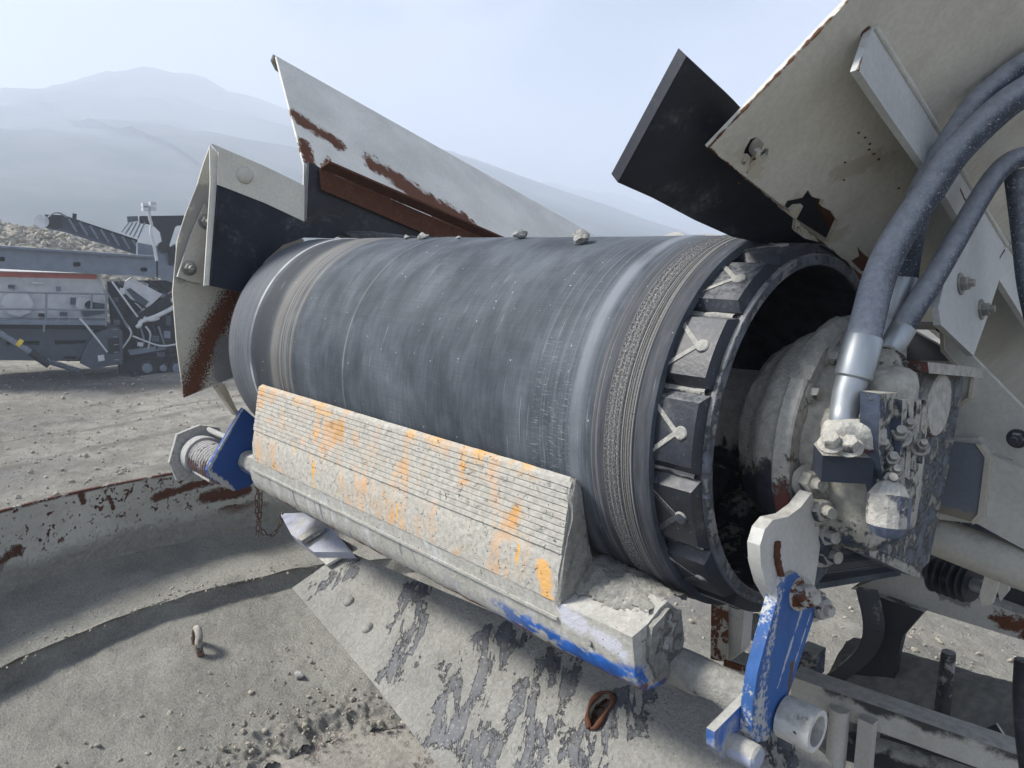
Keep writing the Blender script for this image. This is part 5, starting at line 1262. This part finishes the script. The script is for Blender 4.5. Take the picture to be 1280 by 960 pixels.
# small fittings that break up the panels
for x, y, w_, h_, k in ((10, 356, 8, 5, 1), (40, 352, 14, 3, 3), (70, 358, 6, 6, 0), (88, 372, 7, 9, 1), (48, 392, 10, 4, 2), (75, 390, 9, 5, 1), (16, 417, 12, 4, 0), (60, 417, 4, 18, 1), (86, 418, 16, 3, 2), (30, 444, 20, 3, 2), (142, 400, 8, 6, 1), (150, 360, 6, 8, 3), (143, 372, 5, 5, 1), (208, 395, 6, 12, 1), (190, 420, 9, 7, 1), (172, 428, 7, 5, 3), (205, 414, 8, 9, 0), (196, 441, 10, 5, 1), (214, 372, 5, 6, 3), (146, 383, 9, 4, 2)):
    fpart('fitting', [(x, y), (x + w_, y + .5), (x + w_, y + h_), (x, y + h_ - .4)], .62 + .02 * k if x < 130 else 1.05, .12, (MFG, MFGD, MFK, MFW)[k], .01)
for k in range(9):
    bm = bmesh.new(); x = 8 + 13 * k; tube(bm, [fp(x, 397.5, 1.0), fp(x, 404, 1.0)], .012, 5); fin(bm, 'toe_post', MRAIL, fpn, 60)
for (x0, y0, x1, y1, s_) in ((140, 352, 172, 396, 5), (150, 372, 206, 402, -6), (166, 420, 222, 430, 5), (134, 366, 160, 410, 4), (186, 350, 224, 372, 6), (100, 398, 134, 440, -5)):
    bm = bmesh.new(); tube(bm, spline([fp(x0, y0, 1.15), fp((x0 + x1) / 2 + s_, (y0 + y1) / 2 + s_ * 1.4, 1.2), fp(x1, y1, 1.15)], 6), .022, 6); fin(bm, 'cable_run', (MFK, MFG, MFW)[abs(s_) % 3], fpn, 60)
bm = bmesh.new()
for k in range(5):
    tube(bm, [fp(141 + .5 * k, 412 + 9.5 * k, 1.12), fp(147 + .5 * k, 411.5 + 9.5 * k, 1.12)], .012, 5)
fin(bm, 'ladder_rungs', MRAIL, fpn, 60, kind='stuff')
# lamp mast
bm = bmesh.new(); tube(bm, spline([fp(196, 326, 1.2), fp(193, 309, 1.2), fp(188.5, 290, 1.2), fp(189.5, 281, 1.2), fp(187, 272, 1.2), fp(186.5, 258, 1.2)], 5), .035, 8)
mast = fin(bm, 'lamp_mast', MFW, fpn, 60)
for x, y in ((181, 256), (181.5, 261.5), (190.5, 254.5), (191, 261)):
    bm = bmesh.new(); box(bm, fp(x, y, 1.25), (.12, .12, .075)); fin(bm, 'work_lamp', MFW, mast, 20, .01)
bm = bmesh.new(); tube(bm, [fp(180, 259, 1.2), fp(192, 259, 1.2)], .015, 6); fin(bm, 'lamp_bar', MFGD, mast, 60)
# rear engine end and portal
pt_ = root('portal_frame', fp(215, 330, -1.5), 'dark steel portal frame with rounded inner corners behind the far plant', 'portal frame')
def ppart(name, pts, dz, depth, mat, bev=.0):
    bm = bmesh.new(); prism(bm, fps(pts, dz), fn * depth); return fin(bm, name, mat, pt_, 20, bev)
ppart('portal_beam', [(175, 270), (250, 269), (250, 281), (222, 282), (219, 284), (208, 318), (200, 316), (203, 300), (201, 290), (194, 283), (186, 280), (175, 279)], -1.5, .3, MFK)
ppart('beam_stub', [(159, 270.5), (172, 270), (173, 276), (160, 278)], -1.5, .3, MFGD)
for k in range(5):
    bm = bmesh.new(); x = 152 + k * 5; tube(bm, [fp(x + 9, 278, -1.5), fp(x, 290 + 2 * k, -1.4)], .018, 6); fin(bm, 'stay_rod', MFG, pt_, 60)
ppart('engine_cover', [(172, 303), (198, 308), (215, 312), (230, 316), (230, 345), (172, 330)], -.9, .5, MFG, .03)
bm = bmesh.new(); lathe(bm, [(0, .14), (.3, .14)], fp(205, 309, -.8), fn, 16); fin(bm, 'exhaust_drum', MFK, pt_, 30)
ppart('engine_side', [(209, 312), (219, 305), (222, 330), (211, 332)], -.85, .3, MFK)
# stacking conveyor
sk = root('stacking_conveyor', fp(110, 296, -2.5), 'dark lattice stacking conveyor with a white head roller sloping up over the rubble heap', 'conveyor')
def spart(name, pts, dz, depth, mat, bev=.0):
    bm = bmesh.new(); prism(bm, fps(pts, dz), fn * depth); return fin(bm, name, mat, sk, 20, bev)
spart('truss_side', [(57, 269.5), (80, 271), (110, 280), (171, 300.5), (178, 317), (172, 318.5), (120, 300), (82, 288), (57, 284)], -2.5, .06, MFGD)
spart('belt_run', [(56, 268), (80, 269), (172, 299.5), (172, 301.5), (80, 271.5), (56, 270.5)], -2.45, .8, MFK)
spart('lower_flange', [(58, 283), (82, 287), (120, 299), (177, 317.5), (176, 320), (118, 302), (80, 290), (58, 286)], -2.4, .12, MFGD)
for k in range(7):
    t = k / 6; x = 86 + 80 * t; y0 = 273 + 27 * t; y1 = 289 + 26 * t
    bm = bmesh.new(); tube(bm, [fp(x, y0, -2.42), fp(x + 10, y1 + 1, -2.42)], .03, 6); fin(bm, 'lattice_bar', MFG, sk, 60)
spart('head_plate', [(56, 271), (76, 272), (78, 284), (70, 287), (57, 283)], -2.4, .1, MFK, .01)
bm = bmesh.new(); lathe(bm, [(0, .16), (.9, .16)], fp(52, 276.5, -2.4), fn, 24); fin(bm, 'head_roller', MFW, sk, 30)
bm = bmesh.new(); tube(bm, spline([fp(60, 272, -2.3), fp(66, 267, -2.3), fp(74, 266, -2.3), (fp(84, 272, -2.3))], 5), .025, 6); fin(bm, 'hydraulic_line', MFG, sk, 60)
bm = bmesh.new(); tube(bm, [fp(93.5, 267, -2.4), fp(92.5, 277, -2.4)], .05, 8); fin(bm, 'bracket_post', MFK, sk, 60)

# ================================================================== AIR
hz = bpy.data.materials.new('haze_air'); hz.use_nodes = True; ht = hz.node_tree; ht.nodes.clear()
ho = ht.nodes.new('ShaderNodeOutputMaterial'); pv = ht.nodes.new('ShaderNodeVolumePrincipled')
pv.inputs['Color'].default_value = (.78, .855, .97, 1); pv.inputs['Density'].default_value = .0031; pv.inputs['Anisotropy'].default_value = .2
ht.links.new(pv.outputs[0], ho.inputs['Volume'])
bm = bmesh.new(); box(bm, (0, 0, (130 + GROUND - 12) / 2), (8000, 8000, 130 - (GROUND - 12)))
o = fin(bm, 'haze', hz, None, 0); o['kind'] = 'stuff'
